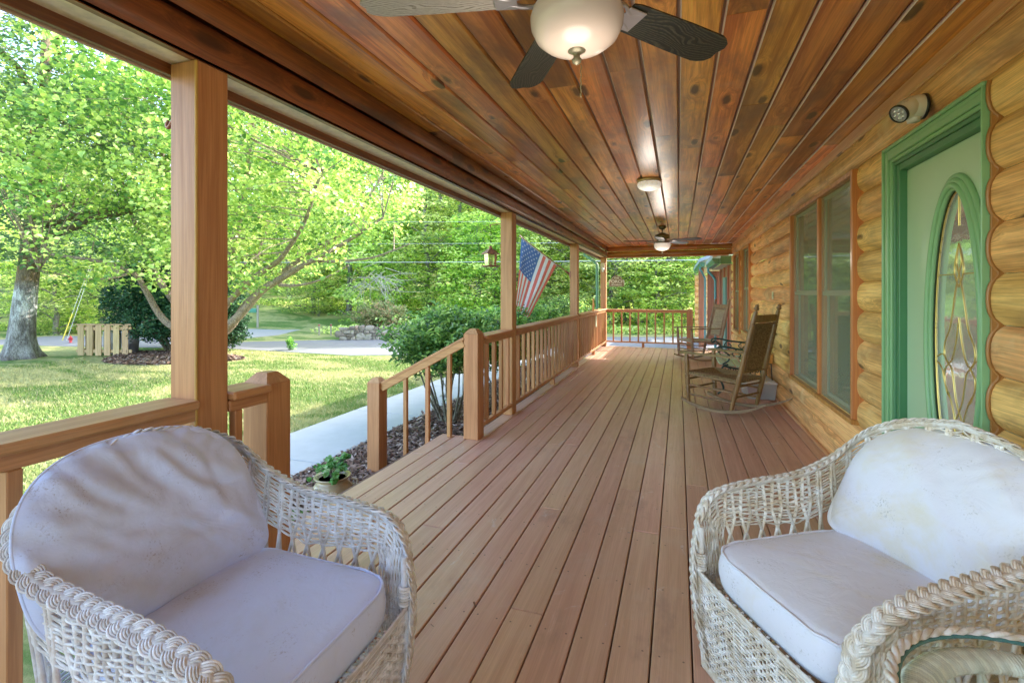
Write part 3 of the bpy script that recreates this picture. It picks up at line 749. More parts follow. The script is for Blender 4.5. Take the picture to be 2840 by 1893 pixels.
def railing(label, ya, yb, first=None, top=.945):
    t_ = thing('porch_railing', label, 'railing', (-1.8, (ya + yb) / 2, 0), group='railing sections along the open side of the porch')
    m = MB(); m.box(-1.872, -1.70, ya, yb, top - .034, top, .008); m.build('top_rail', M['paintY'], t_, world=True)
    m = MB(); m.box(-1.765, -1.727, ya, yb, top - .082, top - .035, .004); m.build('sub_rail', M['paintY'], t_, world=True)
    if yb - ya > .5:
        m = MB(); m.box(-1.775, -1.725, ya, yb, .095, .135, .004); m.build('bottom_rail', M['paintY'], t_, world=True)
        if yb - ya > 2:
            m = MB(); m.box(-1.79, -1.725, (ya + yb) / 2 - .03, (ya + yb) / 2 + .03, .0015, .094, .003); m.build('support_block', M['paintZ'], t_, world=True)
    y = first if first is not None else ya + .1
    while y < yb - .05:
        m = MB(); baluster(m, -1.747, y, .137 if yb - ya > .5 else .10, top - .083); m.build('baluster', M['paintZ'], t_, world=True); y += PITCH
    return t_
def newel(t_, x0, x1, y0, y1, z0, z1):
    m = MB(); m.box(x0, x1, y0, y1, z0, z1 - .045, .004); cx_, cy_ = (x0 + x1) / 2, (y0 + y1) / 2
    hw = (x1 - x0) / 2
    vs = []
    for w, z in ((hw - .001, z1 - .0455), (hw * .42, z1)):
        vs += [(cx_ - w, cy_ - w, z), (cx_ + w, cy_ - w, z), (cx_ + w, cy_ + w, z), (cx_ - w, cy_ + w, z)]
    m.add(vs, [(0, 1, 5, 4), (1, 2, 6, 5), (2, 3, 7, 6), (3, 0, 4, 7), (4, 5, 6, 7)], .4)
    return m.build('newel_post', M['paintZ'], t_, world=True)
railing('near railing section behind the left wicker armchair', Y0, 1.328, -2.215)
r2 = railing('short railing stub between the near porch post and the first newel', 1.472, 1.665, 1.50); newel(r2, -1.872, -1.73, 1.662, 1.802, 0.001, .985)
r3 = railing('railing section with capped newel between the stair and the second post', 4.192, 4.998, 4.27); newel(r3, -1.878, -1.734, 4.047, 4.191, .001, 1.015)
railing('railing section between the second and third porch posts', 5.142, 8.598, 5.24, .948)
railing('farthest long railing section, small wooden ornament on its cap', 8.742, 12.198, 8.84, .948)
# end railing
e = thing('porch_railing', 'end railing crossing the far end of the porch', 'railing', (-.8, 12.28, 0), group='railing sections along the open side of the porch')
m = MB(); m.box(-1.728, .176, 12.20, 12.34, .906, .935, .006); m.build('top_rail', M['paintX'], e, world=True)
m = MB(); m.box(-1.728, .176, 12.25, 12.29, .86, .905, .004); m.build('sub_rail', M['paintX'], e, world=True)
m = MB(); m.box(-1.728, .176, 12.25, 12.295, .105, .14, .004); m.build('bottom_rail', M['paintX'], e, world=True)
m = MB(); m.box(-.86, -.80, 12.25, 12.295, .0015, .104, .003); m.build('support_block', M['paintZ'], e, world=True)
for k in range(9): m = MB(); m.box(-1.572 + .203 * k, -1.536 + .203 * k, 12.255, 12.29, .141, .859, .003); m.build('baluster', M['paintZ'], e, world=True)
newel(e, .178, .318, 12.20, 12.34, .001, .965)
# stair handrail, newel at the foot
s_ = thing('stair_railing', 'sloping stair handrail running down from the capped newel to a lower newel', 'railing', (-2.3, 4.08, -.45))
newel(s_, -2.905, -2.765, 4.01, 4.15, GZ, .51)
m = MB(); m.beam((-1.874, 4.08, .925), (-2.80, 4.08, .435), .085, .03, b=.006); m.build('handrail', M['paintX'], s_, world=True)
m = MB(); m.beam((-1.876, 4.06, .885), (-2.768, 4.06, .412), .04, .07, b=.004); m.build('sub_rail', M['paintX'], s_, world=True)
for x, zb in ((-2.03, .0015), (-2.26, -.148), (-2.50, -.298)):
    zt = .885 + (x + 1.876) * .5303 - .03; m = MB(); m.box(x - .019, x + .019, 4.045, 4.083, zb, zt, .003); m.build('baluster', M['paintZ'], s_, world=True)

# ------------------------------------------------------------------ wicker armchairs
T3 = [(.345, .325, .52), (.27, .345, .595), (.10, .347, .628), (-.106, .345, .645), (-.27, .355, .69), (-.38, .32, .785), (-.425, .18, .87), (-.432, 0, .91)]
V3 = [(.345, .27, .01), (.368, .30, .18), (.373, .315, .36)]
B3 = [(.335, .285), (.27, .30), (.10, .305), (-.106, .305), (-.25, .30), (-.33, .25), (-.36, .14), (-.365, 0)]
def crom(P, n):
    P = [Vector(p) for p in P]; out = []
    for i in range(len(P) - 1):
        a, b, c, d = P[max(i - 1, 0)], P[i], P[i + 1], P[min(i + 2, len(P) - 1)]
        for k in range(n):
            t_ = k / n; out.append(.5 * ((2 * b) + (c - a) * t_ + (2 * a - 5 * b + 4 * c - d) * t_ ** 2 + (3 * b - a - 3 * c + d) * t_ ** 3))
    out.append(P[-1]); return out
def resample(P, step):
    L = [0]
    for a, b in zip(P[:-1], P[1:]): L.append(L[-1] + (b - a).length)
    n = max(3, int(L[-1] / step)); out = []; j = 0
    for i in range(n + 1):
        t_ = L[-1] * i / n
        while j < len(L) - 2 and L[j + 1] < t_: j += 1
        q = (t_ - L[j]) / max(1e-9, L[j + 1] - L[j]); out.append(P[j].lerp(P[j + 1], q))
    return out
def braid(m, path, width=.024, thick=.010, period=.085, rod=.0042, nrods=3, nrm=None, seg=5, inside=None):
    P = resample(path, .0055); n = len(P); cum = 0
    frames = []
    for i in range(n):
        t_ = (P[min(i + 1, n - 1)] - P[max(i - 1, 0)]).normalized(); nv = nrm(P[i]) ; nv = (nv - t_ * nv.dot(t_)).normalized(); l = t_.cross(nv)
        frames.append((t_, nv, l))
    for k in range(3):
        for j in range(nrods):
            pts = []; off = (j - (nrods - 1) / 2) * rod * 1.75
            for i in range(n):
                ph = 2 * math.pi * (i * .0055) / period + 2 * math.pi * k / 3
                la = width * math.sin(ph); dl = width * math.cos(ph) * 2 * math.pi / period
                h_ = thick * math.sin(2 * ph)
                t_, nv, l = frames[i]
                # offset rods sideways of the strand direction inside the surface
                dv = (t_ + l * dl).normalized(); sd = dv.cross(nv).normalized()
                pts.append(P[i] + l * la + nv * h_ + sd * off)
            m.tube(pts, rod * random.uniform(.85, 1.12), seg, r=random.random())
def wicker_chair(name, label, mw, mcush, loc, rot, variant):
    t_ = thing(name, label, 'armchair', loc, rot, 'white wicker armchairs')
    rs = random.Random(variant + 3)
    half_top = crom([Vector(p) for p in T3], 10); half_v = crom([Vector(p) for p in V3] + [Vector(T3[0])], 6)[:-1]
    half = half_v + half_top
    # surface mapping: s along the plan, z height
    Sx = [0.0]
    for a, b in zip(half_top[:-1], half_top[1:]): Sx.append(Sx[-1] + math.hypot(b.x - a.x, b.y - a.y))
    bt = crom([Vector((a, b, 0)) for a, b in B3], 10)
    Smax = Sx[-1]
    def surf(s, z, side=1):
        s = max(0, min(Smax - 1e-6, s)); j = 0
        while j < len(Sx) - 2 and Sx[j + 1] < s: j += 1
        q = (s - Sx[j]) / (Sx[j + 1] - Sx[j]); T = half_top[j].lerp(half_top[j + 1], q); B = bt[j].lerp(bt[j + 1], q)
        v = max(0, z / T.z); g = v ** 1.25
        return Vector((B.x + (T.x - B.x) * g, side * (B.y + (T.y - B.y) * g), z))
    def topz(s):
        s = max(0, min(Smax - 1e-6, s)); j = 0
        while j < len(Sx) - 2 and Sx[j + 1] < s: j += 1
        q = (s - Sx[j]) / (Sx[j + 1] - Sx[j]); return half_top[j].z * (1 - q) + half_top[j + 1].z * q
    full = half + [Vector((p.x, -p.y, p.z)) for p in reversed(half[:-1])]
    m = MB()
    def nrm(p):
        # outward and up, from the middle of the chair
        o = Vector((p.x + .02, p.y, 0)); o = o.normalized() if o.length > 1e-4 else Vector((0, 0, 1))
        up = min(1, max(0, (p.z - .38) / .2)); fr = 1 - up
        return (o * (.35 + .2 * fr) + Vector((0, 0, 1)) * up * 1.0 + Vector((1, 0, 0)) * fr * .9).normalized()
    braid(m, full, .0190, .0045, .100, .0032, 4, nrm)
    core = resample(full, .03); m.tube([p - nrm(p) * .006 for p in core], .012, 6, r=.2)
    m.build('braided_edge', mw, t_)
    # 2D edge line for offsetting the weavers
    E2 = [(0.0, p.z) for p in half_v] + [(s, p.z) for s, p in zip(Sx, half_top)]
    m = MB()
    for side in (1, -1):
        for k in range(17):
            d = .012 + .0068 * k
            pts = []
            for i, (s, z) in enumerate(E2):
                a = E2[max(i - 1, 0)]; b = E2[min(i + 1, len(E2) - 1)]; tx, tz = b[0] - a[0], b[1] - a[1]; L = math.hypot(tx, tz) or 1
                pts.append((s + tz / L * d * (.55 + .45 * min(1, z / .5)), z - tx / L * d * (1 + .5 * min(1, s / .4))))
            P2 = [Vector((a, b, 0)) for a, b in pts]; P2 = [p for i, p in enumerate(P2) if i == 0 or (p - P2[i - 1]).length > .002]
            Q = resample(P2, .014); out = []
            nx = rs.random() * 6
            for i, q in enumerate(Q):
                w = surf(q.x, q.y + .002 * math.sin(i * .8 + nx), side); amp = .0048 * (1 if k > 0 else .3)
                c = Vector((0, side, 0)) if q.x < .5 else Vector((-1, side * .5, .3)).normalized()
                out.append(w + c * amp * math.sin(math.pi * i * .014 / .042 + math.pi * k))
            m.tube(out, .0033 + .0007 * rs.random(), 5, r=rs.random())
            if k > 8 and False: pass
    # back panel weave: horizontal rows below the top edge
    m.build('arm_weave', mw, t_)
    m = MB()
    for side in (1, -1):
        s = .075
        while s < Smax - .01:
            zt = topz(s) - .02
            for ds in (-.036, .036):
                k_ = 1 if s < .55 else .45; za_, zm_ = .34, max(.50, zt - .10)
                pts = [surf(s + ds * k_ * (1 - 1.6 * i / 6), za_ + (zm_ - za_) * i / 6, side) for i in range(7)] + [surf(s - ds * .6 * k_ * (1 - .4 * i / 3), zm_ + (zt - zm_) * i / 3, side) for i in (1, 2, 3)]
                m.tube(pts, .0062, 7, r=rs.random())
            m.tube([surf(s, .02 + .31 * i / 4, side) for i in range(5)], .0062, 6, r=rs.random())
            s += .068
        for zz in (.30, .312, .324, .336, .348):
            pts = [surf(.005 + (Smax - .005) * i / 70, zz, side) + Vector((0, side * .003 * math.sin(i * 1.7 + zz * 260), 0)) for i in range(71)]
            m.tube(pts, .0045, 5, r=rs.random())
        for j in range(19):      # lower side weave
            zz = .03 + .0135 * j
            pts = [surf(.0 + Smax * i / 70, zz, side) + Vector((0, side * .0045 * math.sin(i * 1.5 + j * math.pi), 0)) for i in range(71)]
            m.tube(pts, .0042, 5, r=rs.random())
    m.build('lattice_spokes', mw, t_)
    # front apron: dense slanting weave over white ribs
    m = MB()
    for i in range(15):
        y = -.262 + .0374 * i; m.tube([(.338, y * .98, .02), (.352, y, .18), (.352, y, .335)], .0052, 6, r=rs.random())
    for j in range(24):
        z = .028 + .0128 * j; pts = []
        for i in range(41):
            u = i / 20 - 1; sag = .05 * (1 - abs(u) ** 1.8) * (j / 24) ; zz = z - sag * .25 + .012 * math.exp(-((abs(u) - 1) / .15) ** 2) * (j / 12)
            pts.append((.341 + .014 * min(1, zz / .2) + .0045 * math.sin(i * math.pi * .93 + j * math.pi), u * (.272 + .03 * min(1, z / .3)), zz))
        m.tube(pts, .0040 + .0008 * rs.random(), 5, r=rs.random())
    for k in range(5):   # swag bundle under the cushion
        pts = [(.356 + .002 * k, u / 10 * .295, .322 + .006 * k - .012 * (1 - (u / 10) ** 2)) for u in range(-10, 11)]
        m.tube(pts, .0048, 6, r=rs.random())
    m.tube([(.352, .29 * math.cos(a) , .012) if False else (.345, -.285 + .57 * a / 8, .014) for a in range(9)], .014, 8, r=.3)
    m.build('front_apron', mw, t_)
    for side in (1, -1):
        m = MB()
        for k in range(7):
            m.tube([(.352 + .017 * math.cos(a * math.pi / 5), side * .300 + .020 * math.sin(a * math.pi / 5), .352 + .0088 * k) for a in range(10)], .0045, 5, closed=True, r=rs.random())
        m.build('corner_wrap', mw, t_)
        m = MB(); m.tube([(.345, side * .285, .01), (.352, side * .298, .2), (.350, side * .30, .50)], .012, 8, r=.4); m.build('leg', mw, t_)
        m = MB(); m.tube([(-.33, side * .26, .01), (-.335, side * .27, .4)], .012, 8, r=.4); m.build('leg', mw, t_)
    # seat deck
    m = MB(); m.box(-.33, .300, -.28, .28, .300, .318, .004); m.build('seat_board', mw, t_)
    # seat cushion: rounded D footprint with boxed side and domed top
    def foot(a, g=0.0):
        ca, sa = math.cos(a), math.sin(a); e_ = 2 / (5.5 if ca > 0 else 7)
        return (.034 + (.302 + g) * math.copysign(abs(ca) ** e_, ca), (.268 + g) * math.copysign(abs(sa) ** e_, sa))
    n = 96
    rings = [(-.02, .320, 1), (.0, .326, 1), (.008, .345, 1), (.013, .375, 1), (.014, .40, 1), (.010, .425, 1), (.003, .443, 1), (-.004, .450, 1)]
    vs = []; fs = []
    for g, z, _ in rings:
        for i in range(n):
            x, y = foot(2 * math.pi * i / n, g); w = .004 * mnoise.noise(Vector((x * 9, y * 9, z * 20 + variant)))
            vs.append((x + w, y + w, z + w))
    for k in range(1, 13):
        q = 1 - k / 13
        for i in range(n):
            x, y = foot(2 * math.pi * i / n, -.004); x = .02 + (x - .02) * q; y *= q
            dome = .026 * (1 - q ** 2.6); w = .007 * mnoise.noise(Vector((x * 6, y * 6, variant * 3.3))) + .003 * mnoise.noise(Vector((x * 17, y * 17, 2)))
            vs.append((x, y, .450 + dome + w * (1 - q * .8)))
    nr = len(rings) + 12
    for k in range(nr - 1):
        for i in range(n): fs.append((k * n + i, k * n + (i + 1) % n, (k + 1) * n + (i + 1) % n, (k + 1) * n + i))
    m = MB(); m.add(vs, fs, .5, True); m.add(vs[-n:], [tuple(range(n))], .5, True)
    seat = m.build('seat_cushion', mcush, t_)
    m = MB()
    for g, z in ((.004, .447), (.002, .345)): m.tube([(*foot(2 * math.pi * i / 96, g), z + .002 * math.sin(i)) for i in range(96)], .0045, 7, closed=True)
    m.build('piping', mcush, seat)
    # back cushion: arched outline leaning on the back
    hw_, hh = (.325, .505) if variant == 0 else (.302, .475)
    bot = Vector((-.205, 0, .455)); ax = Vector(((-.20 if variant == 0 else -.25), 0, .42)).normalized(); nn = Vector((ax.z, 0, -ax.x))
    def outline(a):      # a in 0..2pi ; returns (u,v) local in the cushion plane, v up
        ca, sa = math.cos(a), math.sin(a); lo_ = 3.2 if (variant == 0 and ca < 0) else 9; e1 = 2 / (2.9 if sa > 0 else lo_)
        return hw_ * math.copysign(abs(ca) ** e1, ca), hh * (.5 if sa <= 0 else .5) * math.copysign(abs(sa) ** (2 / (2.3 if sa > 0 else lo_)), sa) + hh * .5
    vs = []; fs = []; n = 160; K = 26
    def pt(a, q, sd):
        u, v = outline(a); u *= q; u0 = -.043 if variant == 0 else 0; v = hh * .48 + (v - hh * .48) * q
        th = ((.058 if variant == 0 else .078) if sd > 0 else .03) * (1 - q ** 3.0) ** .75
        rad = math.sin(a * 23 + variant * 2 + 2 * mnoise.noise(Vector((u * 4, v * 4, 5 + variant)))) * (.0030 if variant == 0 else .0012) * (q ** 3) * (1 if v > hh * .3 else .4)
        fa, fp = u * .6 - v * .8, u * .8 + v * .6       # folds run from the upper left to the lower right
        wr = .022 * mnoise.noise(Vector((fp * 8 + 2.2 * variant, fa * 2.4, 1.0 + variant))) + .014 * mnoise.noise(Vector((fp * 17, fa * 4, 5.0))) + .0035 * mnoise.noise(Vector((u * 22, v * 25 - u * 6, 4.0)))
        if variant == 0:
            for (cu, cv, an, ln, dp) in ((-.20, .40, -.9, .16, .013), (-.05, .42, -1.0, .22, .016), (.06, .36, -.8, .20, .014), (.16, .30, -1.2, .17, .012), (.02, .16, -.35, .20, .010), (-.16, .20, -.6, .15, .011), (.22, .16, .5, .10, .010)):
                a1 = (u - cu) * math.cos(an) + (v - cv) * math.sin(an); a2 = -(u - cu) * math.sin(an) + (v - cv) * math.cos(an) + .25 * a1 * a1 + .012 * math.sin(a1 * 22)
                wr += .5 * dp * (math.exp(-(a2 / .022) ** 2) - 1.1 * math.exp(-((a2 - .030) / .016) ** 2)) * math.exp(-(a1 / ln) ** 4)
        if variant == 1: wr *= .55
        bend = -.16 * (u / hw_) ** 2 * .35
        p = bot + ax * v + Vector((0, u + u0, 0)) + nn * ((th + (wr + rad) * (1 if th > .004 else 0)) * sd)
        p.x += .035 * (u / hw_) ** 2
        return p
    for sd in (1, -1):
        o_ = len(vs)
        for k in range(K):
            q = 1 - k / K if k < K - 1 else .03
            q = q ** .75 if k else 1.0
            for i in range(n): vs.append(pt(2 * math.pi * i / n, q, sd))
        for k in range(K - 1):
            for i in range(n):
                f = (o_ + k * n + i, o_ + k * n + (i + 1) % n, o_ + (k + 1) * n + (i + 1) % n, o_ + (k + 1) * n + i)
                fs.append(f if sd > 0 else tuple(reversed(f)))
        fs.append(tuple(o_ + (K - 1) * n + i for i in range(n)))
    m = MB(); m.add(vs, fs, .5, True); back = m.build('back_cushion', mcush, t_)
    m = MB(); m.tube([pt(2 * math.pi * i / n, 1.0, 1) - nn * .004 for i in range(n)], .0048, 7, closed=True); m.build('piping', mcush, back)
    return t_
wicker_chair('wicker_armchair', 'white wicker armchair with lavender grey cushions in front of the railing', M['wickL'], M['cushL'], (-1.186, 1.052, 0), 0, 0)
wicker_chair('wicker_armchair', 'yellowed wicker armchair with mildewed ivory cushions in front of the green door', M['wickR'], M['cushR'], (.531, 1.80, 0), R(211), 1)

# glass topped wicker side table
t_ = thing('side_table', 'glass topped round wicker side table beside the ivory cushioned armchair', 'side table', (.685, 1.06, 0))
TR = .30
def circ(r_, z, n=72): return [(r_ * math.cos(2 * math.pi * i / n), r_ * math.sin(2 * math.pi * i / n), z) for i in range(n)]
m = MB()
for ph in (0, 2.1, 4.2):
    m.tube([((TR + .006 * math.cos(ph + a * .55)) * math.cos(2 * math.pi * a / 220), (TR + .006 * math.cos(ph + a * .55)) * math.sin(2 * math.pi * a / 220), .590 + .006 * math.sin(ph + a * .55)) for a in range(220)], .0065, 6, closed=True)
m.build('rim_rope', M['wickR'], t_)
m = MB(); m.add(circ(TR - .011, .590), [tuple(range(72))], .5)
t = NT('table_glass'); g = t.n('ShaderNodeBsdfGlossy'); g.inputs['Roughness'].default_value = .02; tr = t.n('ShaderNodeBsdfTransparent'); t.set(tr.inputs[0], (.94, .98, .95))
mx = t.n('ShaderNodeMixShader'); mx.inputs[0].default_value = .07; t.link(tr.outputs[0], mx.inputs[1]); t.link(g.outputs[0], mx.inputs[2]); t.link(mx.outputs[0], t.out.inputs[0])
gl = m.build('glass_top', t.m, t_)
m = MB(); m.tube(circ(TR - .011, .5885), .004, 6, closed=True); m.build('glass_edge', simple('green_glass_edge', (.05, .16, .15), .15, bump=0), gl)
m = MB()
for i in range(250):      # wrapped band: thin cane turns round the ring
    a = 2 * math.pi * i / 250; ca, sa = math.cos(a), math.sin(a)
    m.tube([((TR - .036 + .027 * math.cos(b)) * ca - .004 * sa * math.sin(b), (TR - .036 + .027 * math.cos(b)) * sa + .004 * ca * math.sin(b), .555 + .016 * math.sin(b)) for b in [k * math.pi / 4 for k in range(8)]], .0040, 4, closed=True, r=random.random())
m.tube(circ(TR - .036, .555), .016, 8, closed=True)
m.build('wrapped_band', M['wickB'], t_)
m = MB()
for i in range(20):
    a = 2 * math.pi * i / 20
    for s2 in (1, -1):
        b = a + s2 * .42; m.tube([((TR - .05) * math.cos(a), (TR - .05) * math.sin(a), .545), ((TR - .12) * math.cos(b), (TR - .12) * math.sin(b), .30)], .0058, 7)
m.tube(circ(TR - .12, .30, 48), .012, 7, closed=True); m.build('cross_spokes', M['wickB'], t_)
for i in range(4):
    a = math.pi / 4 + i * math.pi / 2; m = MB(); m.tube([((TR - .05) * math.cos(a), (TR - .05) * math.sin(a), .545), ((TR - .12) * math.cos(a), (TR - .12) * math.sin(a), .28), ((TR - .06) * math.cos(a), (TR - .06) * math.sin(a), .005)], .015, 8); m.build('leg', M['wickR'], t_)
m = MB()
for i in range(14): m.tube(circ(.015 + .0115 * i, .29, 40), .006, 5, closed=True)
m.build('lower_shelf', M['wickR'], t_)

# ------------------------------------------------------------------ rocking chairs
def turned(m, p, q, rad, rings=(), taper=(.75, .8), n=12):
    p = Vector(p); q = Vector(q); L = (q - p).length; N = max(18, int(L / .008)); pts = []; rr = []
    for i in range(N + 1):
        u = i / N; r_ = rad * (taper[0] + (1 - taper[0]) * min(1, u / .18)) if u < .18 else rad
        if u > .85: r_ = rad * (taper[1] + (1 - taper[1]) * (1 - u) / .15)
        for c in rings:
            d = abs((u - c) * L)
            if d < .03: r_ += rad * .16 * (1 if int(d / .0085) % 2 == 0 else -1)
        pts.append(p.lerp(q, u)); rr.append(r_)
    m.tube(pts, rr, n, r=random.random())
def rocker(label, loc, rot, wd, seatm, alt):
    t_ = thing('rocking_chair', label, 'rocking chair', loc, rot, 'wooden rocking chairs facing the yard')
    def runz(x): return .004 + .030 + .00001 + (x + .04) ** 2 * .42
    for sd in (1, -1):
        w = .27
        pts = [(.36 - 1.02 * i / 24) for i in range(25)]
        vs = []; 
        m = MB(); top = [(x, runz(x)) for x in pts]; botm = [(x, max(.0015, runz(x) - .034 + .012 * (abs(x + .05) / .5) ** 4)) for x in pts]
        n = 25
        for y in (sd * w - .014, sd * w + .014): vs += [(x, y, z) for x, z in top] + [(x, y, z) for x, z in botm]
        f = []
        for i in range(n - 1):
            f += [(i, i + 1, n + i + 1, n + i), (2 * n + i, 3 * n + i, 3 * n + i + 1, 2 * n + i + 1), (i, 2 * n + i, 2 * n + i + 1, i + 1), (n + i, n + i + 1, 3 * n + i + 1, 3 * n + i)]
        f += [(0, n, 3 * n, 2 * n), (n - 1, 3 * n - 1, 4 * n - 1, 2 * n - 1)]
        m.add(vs, f, .5); m.build('rocker', M['runner'], t_)
        m = MB(); turned(m, (.26, sd * w, runz(.26) - .005), (.285, sd * (w + .01), .625), .026, (.2, .28, .55)); m.build('front_leg', wd, t_)
        m = MB(); turned(m, (-.27, sd * (w - .005), runz(-.27) - .005), (-.53, sd * .235, 1.15), .027, (.36, .62, .74, .88)); 
        d = Vector((-.26, 0, 1.1)).normalized(); e0 = Vector((-.53, sd * .235, 1.15))
        ax_ = d; Mx = Vector((0, 0, 1)).rotation_difference(ax_).to_matrix().to_4x4(); Mx.translation = e0
        m.lathe([(.014, 0), (.014, .012), (.024, .018), (.027, .032), (.024, .044), (.016, .05), (.022, .058), (.02, .068), (.006, .078), (.0005, .08)], 14, M=Mx)
        m.build('back_post', wd, t_)
        m = MB()
        pr = [(.36, sd * (w + .01)), (.355, sd * (w + .055)), (.28, sd * (w + .06)), (-.10, sd * (w + .015)), (-.36, sd * (w - .01)), (-.36, sd * (w - .04)), (-.1, sd * (w - .035)), (.25, sd * (w - .025)), (.34, sd * (w - .02))]
        if sd < 0: pr = pr[::-1]
        m.prism(pr, .626, .648, 'Z', .4); m.build('armrest', wd, t_)
    m = MB()
    for y in (.27, -.27):
        for z0, z1 in ((.15, .14), (.26, .25)): m.tube([(.265, y, z0), (-.29, y * .98, z1)], .0115, 8)
        m.tube([(.27, y, .385), (-.33, y * .95, .365)], .012, 8)
    for x, z in ((.265, .22), (.268, .33), (-.305, .20), (-.325, .32)): m.tube([(x, .27, z), (x, -.27, z)], .0125, 8)
    m.build('stretcher', wd, t_)
    # woven seat: four triangles meeting at the middle
    m = MB(); C0, C1 = (.285, .275), (-.345, .25)
    cs_ = [(C0[0], -C0[1], .415), (C0[0], C0[1], .415), (C1[0], C1[1], .39), (C1[0], -C1[1], .39)]; cen = (-.02, 0, .392)
    for i in range(4):
        a, b = Vector(cs_[i]), Vector(cs_[(i + 1) % 4]); c = Vector(cen); NR = 22
        for k in range(NR):
            q = (k + .5) / NR; p0 = a.lerp(c, q * .96); p1 = b.lerp(c, q * .96)
            m.tube([p0, (p0 + p1) / 2 + Vector((0, 0, .003)), p1], .0068, 5, r=random.random())
    m.box(C1[0], C0[0], -.255, .255, .368, .392, .01, .3)
    for i in range(4):
        a, b = Vector(cs_[i]), Vector(cs_[(i + 1) % 4]); n = int((b - a).length / .012)
        for k in range(n): p = a.lerp(b, (k + .5) / n); m.tube([p + Vector((0, 0, .004)), p + Vector((0, 0, -.028))], .0062, 5, r=random.random())
    m.build('woven_seat', seatm, t_)
    def bp(y, z): x = -.27 - .26 * (z - .05) / 1.1; return Vector((x, y, z))
    m = MB(); n = 40
    if alt:
        for k in range(n):
            z = .52 + .47 * k / n; m.tube([bp(-.15, z) + Vector((.0, 0, 0)), bp(0, z) + Vector((.008, 0, 0)), bp(.15, z)], .0065, 5, r=random.random())
    else:
        for k in range(n): z = .50 + .50 * k / n; m.tube([bp(-.165, z), bp(0, z) + Vector((.01, 0, 0)), bp(.165, z)], .0068, 5, r=random.random())
    m.beam(bp(0, .50), bp(0, 1.0), .31, .008, (1, 0, 0), r=.2)
    m.build('woven_back', M['rushlt'] if alt else seatm, t_)
    m = MB()
    for z in (1.07,): m.beam(bp(-.23, z), bp(.23, z), .022, .085, (-.25, 0, 1), b=.006)
    m.build('crest_rail', wd, t_)
    for z in (.48, 1.01): m = MB(); m.tube([bp(-.23, z), bp(.23, z)], .011, 8); m.build('back_rail', wd, t_)
    m = MB()
    for i in range(9): y = -.12 + .03 * i; m.tube([bp(y, 1.01), bp(y, 1.045)], .0045, 6)
    for sd in (1, -1): m.tube([bp(sd * .175, .48), bp(sd * .175, 1.01)], .011, 8)
    m.build('spindles', wd, t_)
    return t_
rocker('brown wooden rocking chair with woven rush seat, nearer one with the darker back', (.48, 6.15, 0), R(144), M['rock'], M['rush'], False)
rocker('weathered rocking chair with pale woven back near the end railing', (.36, 10.40, 0), R(208), M['rock2'], M['rushlt'], True)

# ------------------------------------------------------------------ green garden bench
t_ = thing('garden_bench', 'green slatted garden bench with curled black iron arms between the two rocking chairs', 'bench', (.82, 7.55, 0), R(180))
BW = .60
for sd in (1, -1):
    y = sd * BW; m = MB(); ir = .013
    m.tube(crom([(.33, y, .005), (.26, y, .08), (.30, y, .22), (.27, y, .36), (.20, y, .40)], 6), ir, 7)
    m.tube(crom([(-.30, y, .005), (-.22, y, .10), (-.20, y, .25), (-.19, y, .38), (-.27, y, .62), (-.36, y, .86)], 6), ir, 7)
    m.tube(crom([(.27, y, .38), (.10, y, .35), (-.08, y, .35), (-.2, y, .39)], 6), ir, 7)
    m.build('iron_leg', M['benchiron'], t_)
    m = MB()
    m.tube(crom([(-.27, y, .60), (-.15, y, .585), (.05, y, .60), (.22, y, .63), (.31, y, .63), (.335, y, .60), (.32, y, .575), (.295, y, .585), (.30, y, .605)], 6), .014, 7)
    m.tube(crom([(.27, y, .40), (.20, y, .45), (.19, y, .52), (.25, y, .57), (.28, y, .61)], 6), .011, 7)
    m.tube(crom([(.10, y, .60), (.15, y, .54), (.10, y, .49), (.05, y, .53), (.09, y, .56)], 6), .009, 6)
    m.tube(crom([(-.10, y, .585), (-.05, y, .53), (-.10, y, .49), (-.13, y, .53)], 6), .008, 6)
    for k in range(7): m.tube(crom([(.24 - .06 * k, y, .35), (.215 - .06 * k, y, .31), (.19 - .06 * k, y, .35)], 4), .007, 5)
    m.build('scroll_arm', M['benchiron'], t_)
for k in range(5):
    m = MB(); x = .27 - .105 * k; z = .395 - .03 * math.sin(math.pi * k / 4.6); m.box(x - .042, x + .042, -BW + .01, BW - .01, z, z + .02, .006); m.build('seat_slat', M['bench'], t_)
m = MB()
def bk(y, z): return Vector((-.20 - .16 * (z - .40) / .46, y, z))
def arch(y): return .80 + .09 * (1 - (y / BW) ** 2)
m.tube([bk(-BW + .02 + (2 * BW - .04) * i / 24, arch(-BW + .02 + (2 * BW - .04) * i / 24)) for i in range(25)], .016, 8)
m.tube([bk(-BW + .02, .44), bk(BW - .02, .44)], .014, 8)
for z in (.53,): m.beam(bk(-BW + .02, z), bk(BW - .02, z), .018, .075, b=.004)
for i in range(19):
    y = -.54 + .06 * i; m.tube(crom([bk(y, .57), bk(y + .02, .65), bk(y - .02, .73), bk(y, arch(y))], 4), .008, 6)
    if i % 2: m.tube(crom([bk(y - .03, .68), bk(y, .64), bk(y + .03, .68), bk(y, .72), bk(y - .03, .68)], 4), .007, 5)
m.build('back_panel', M['bench'], t_)

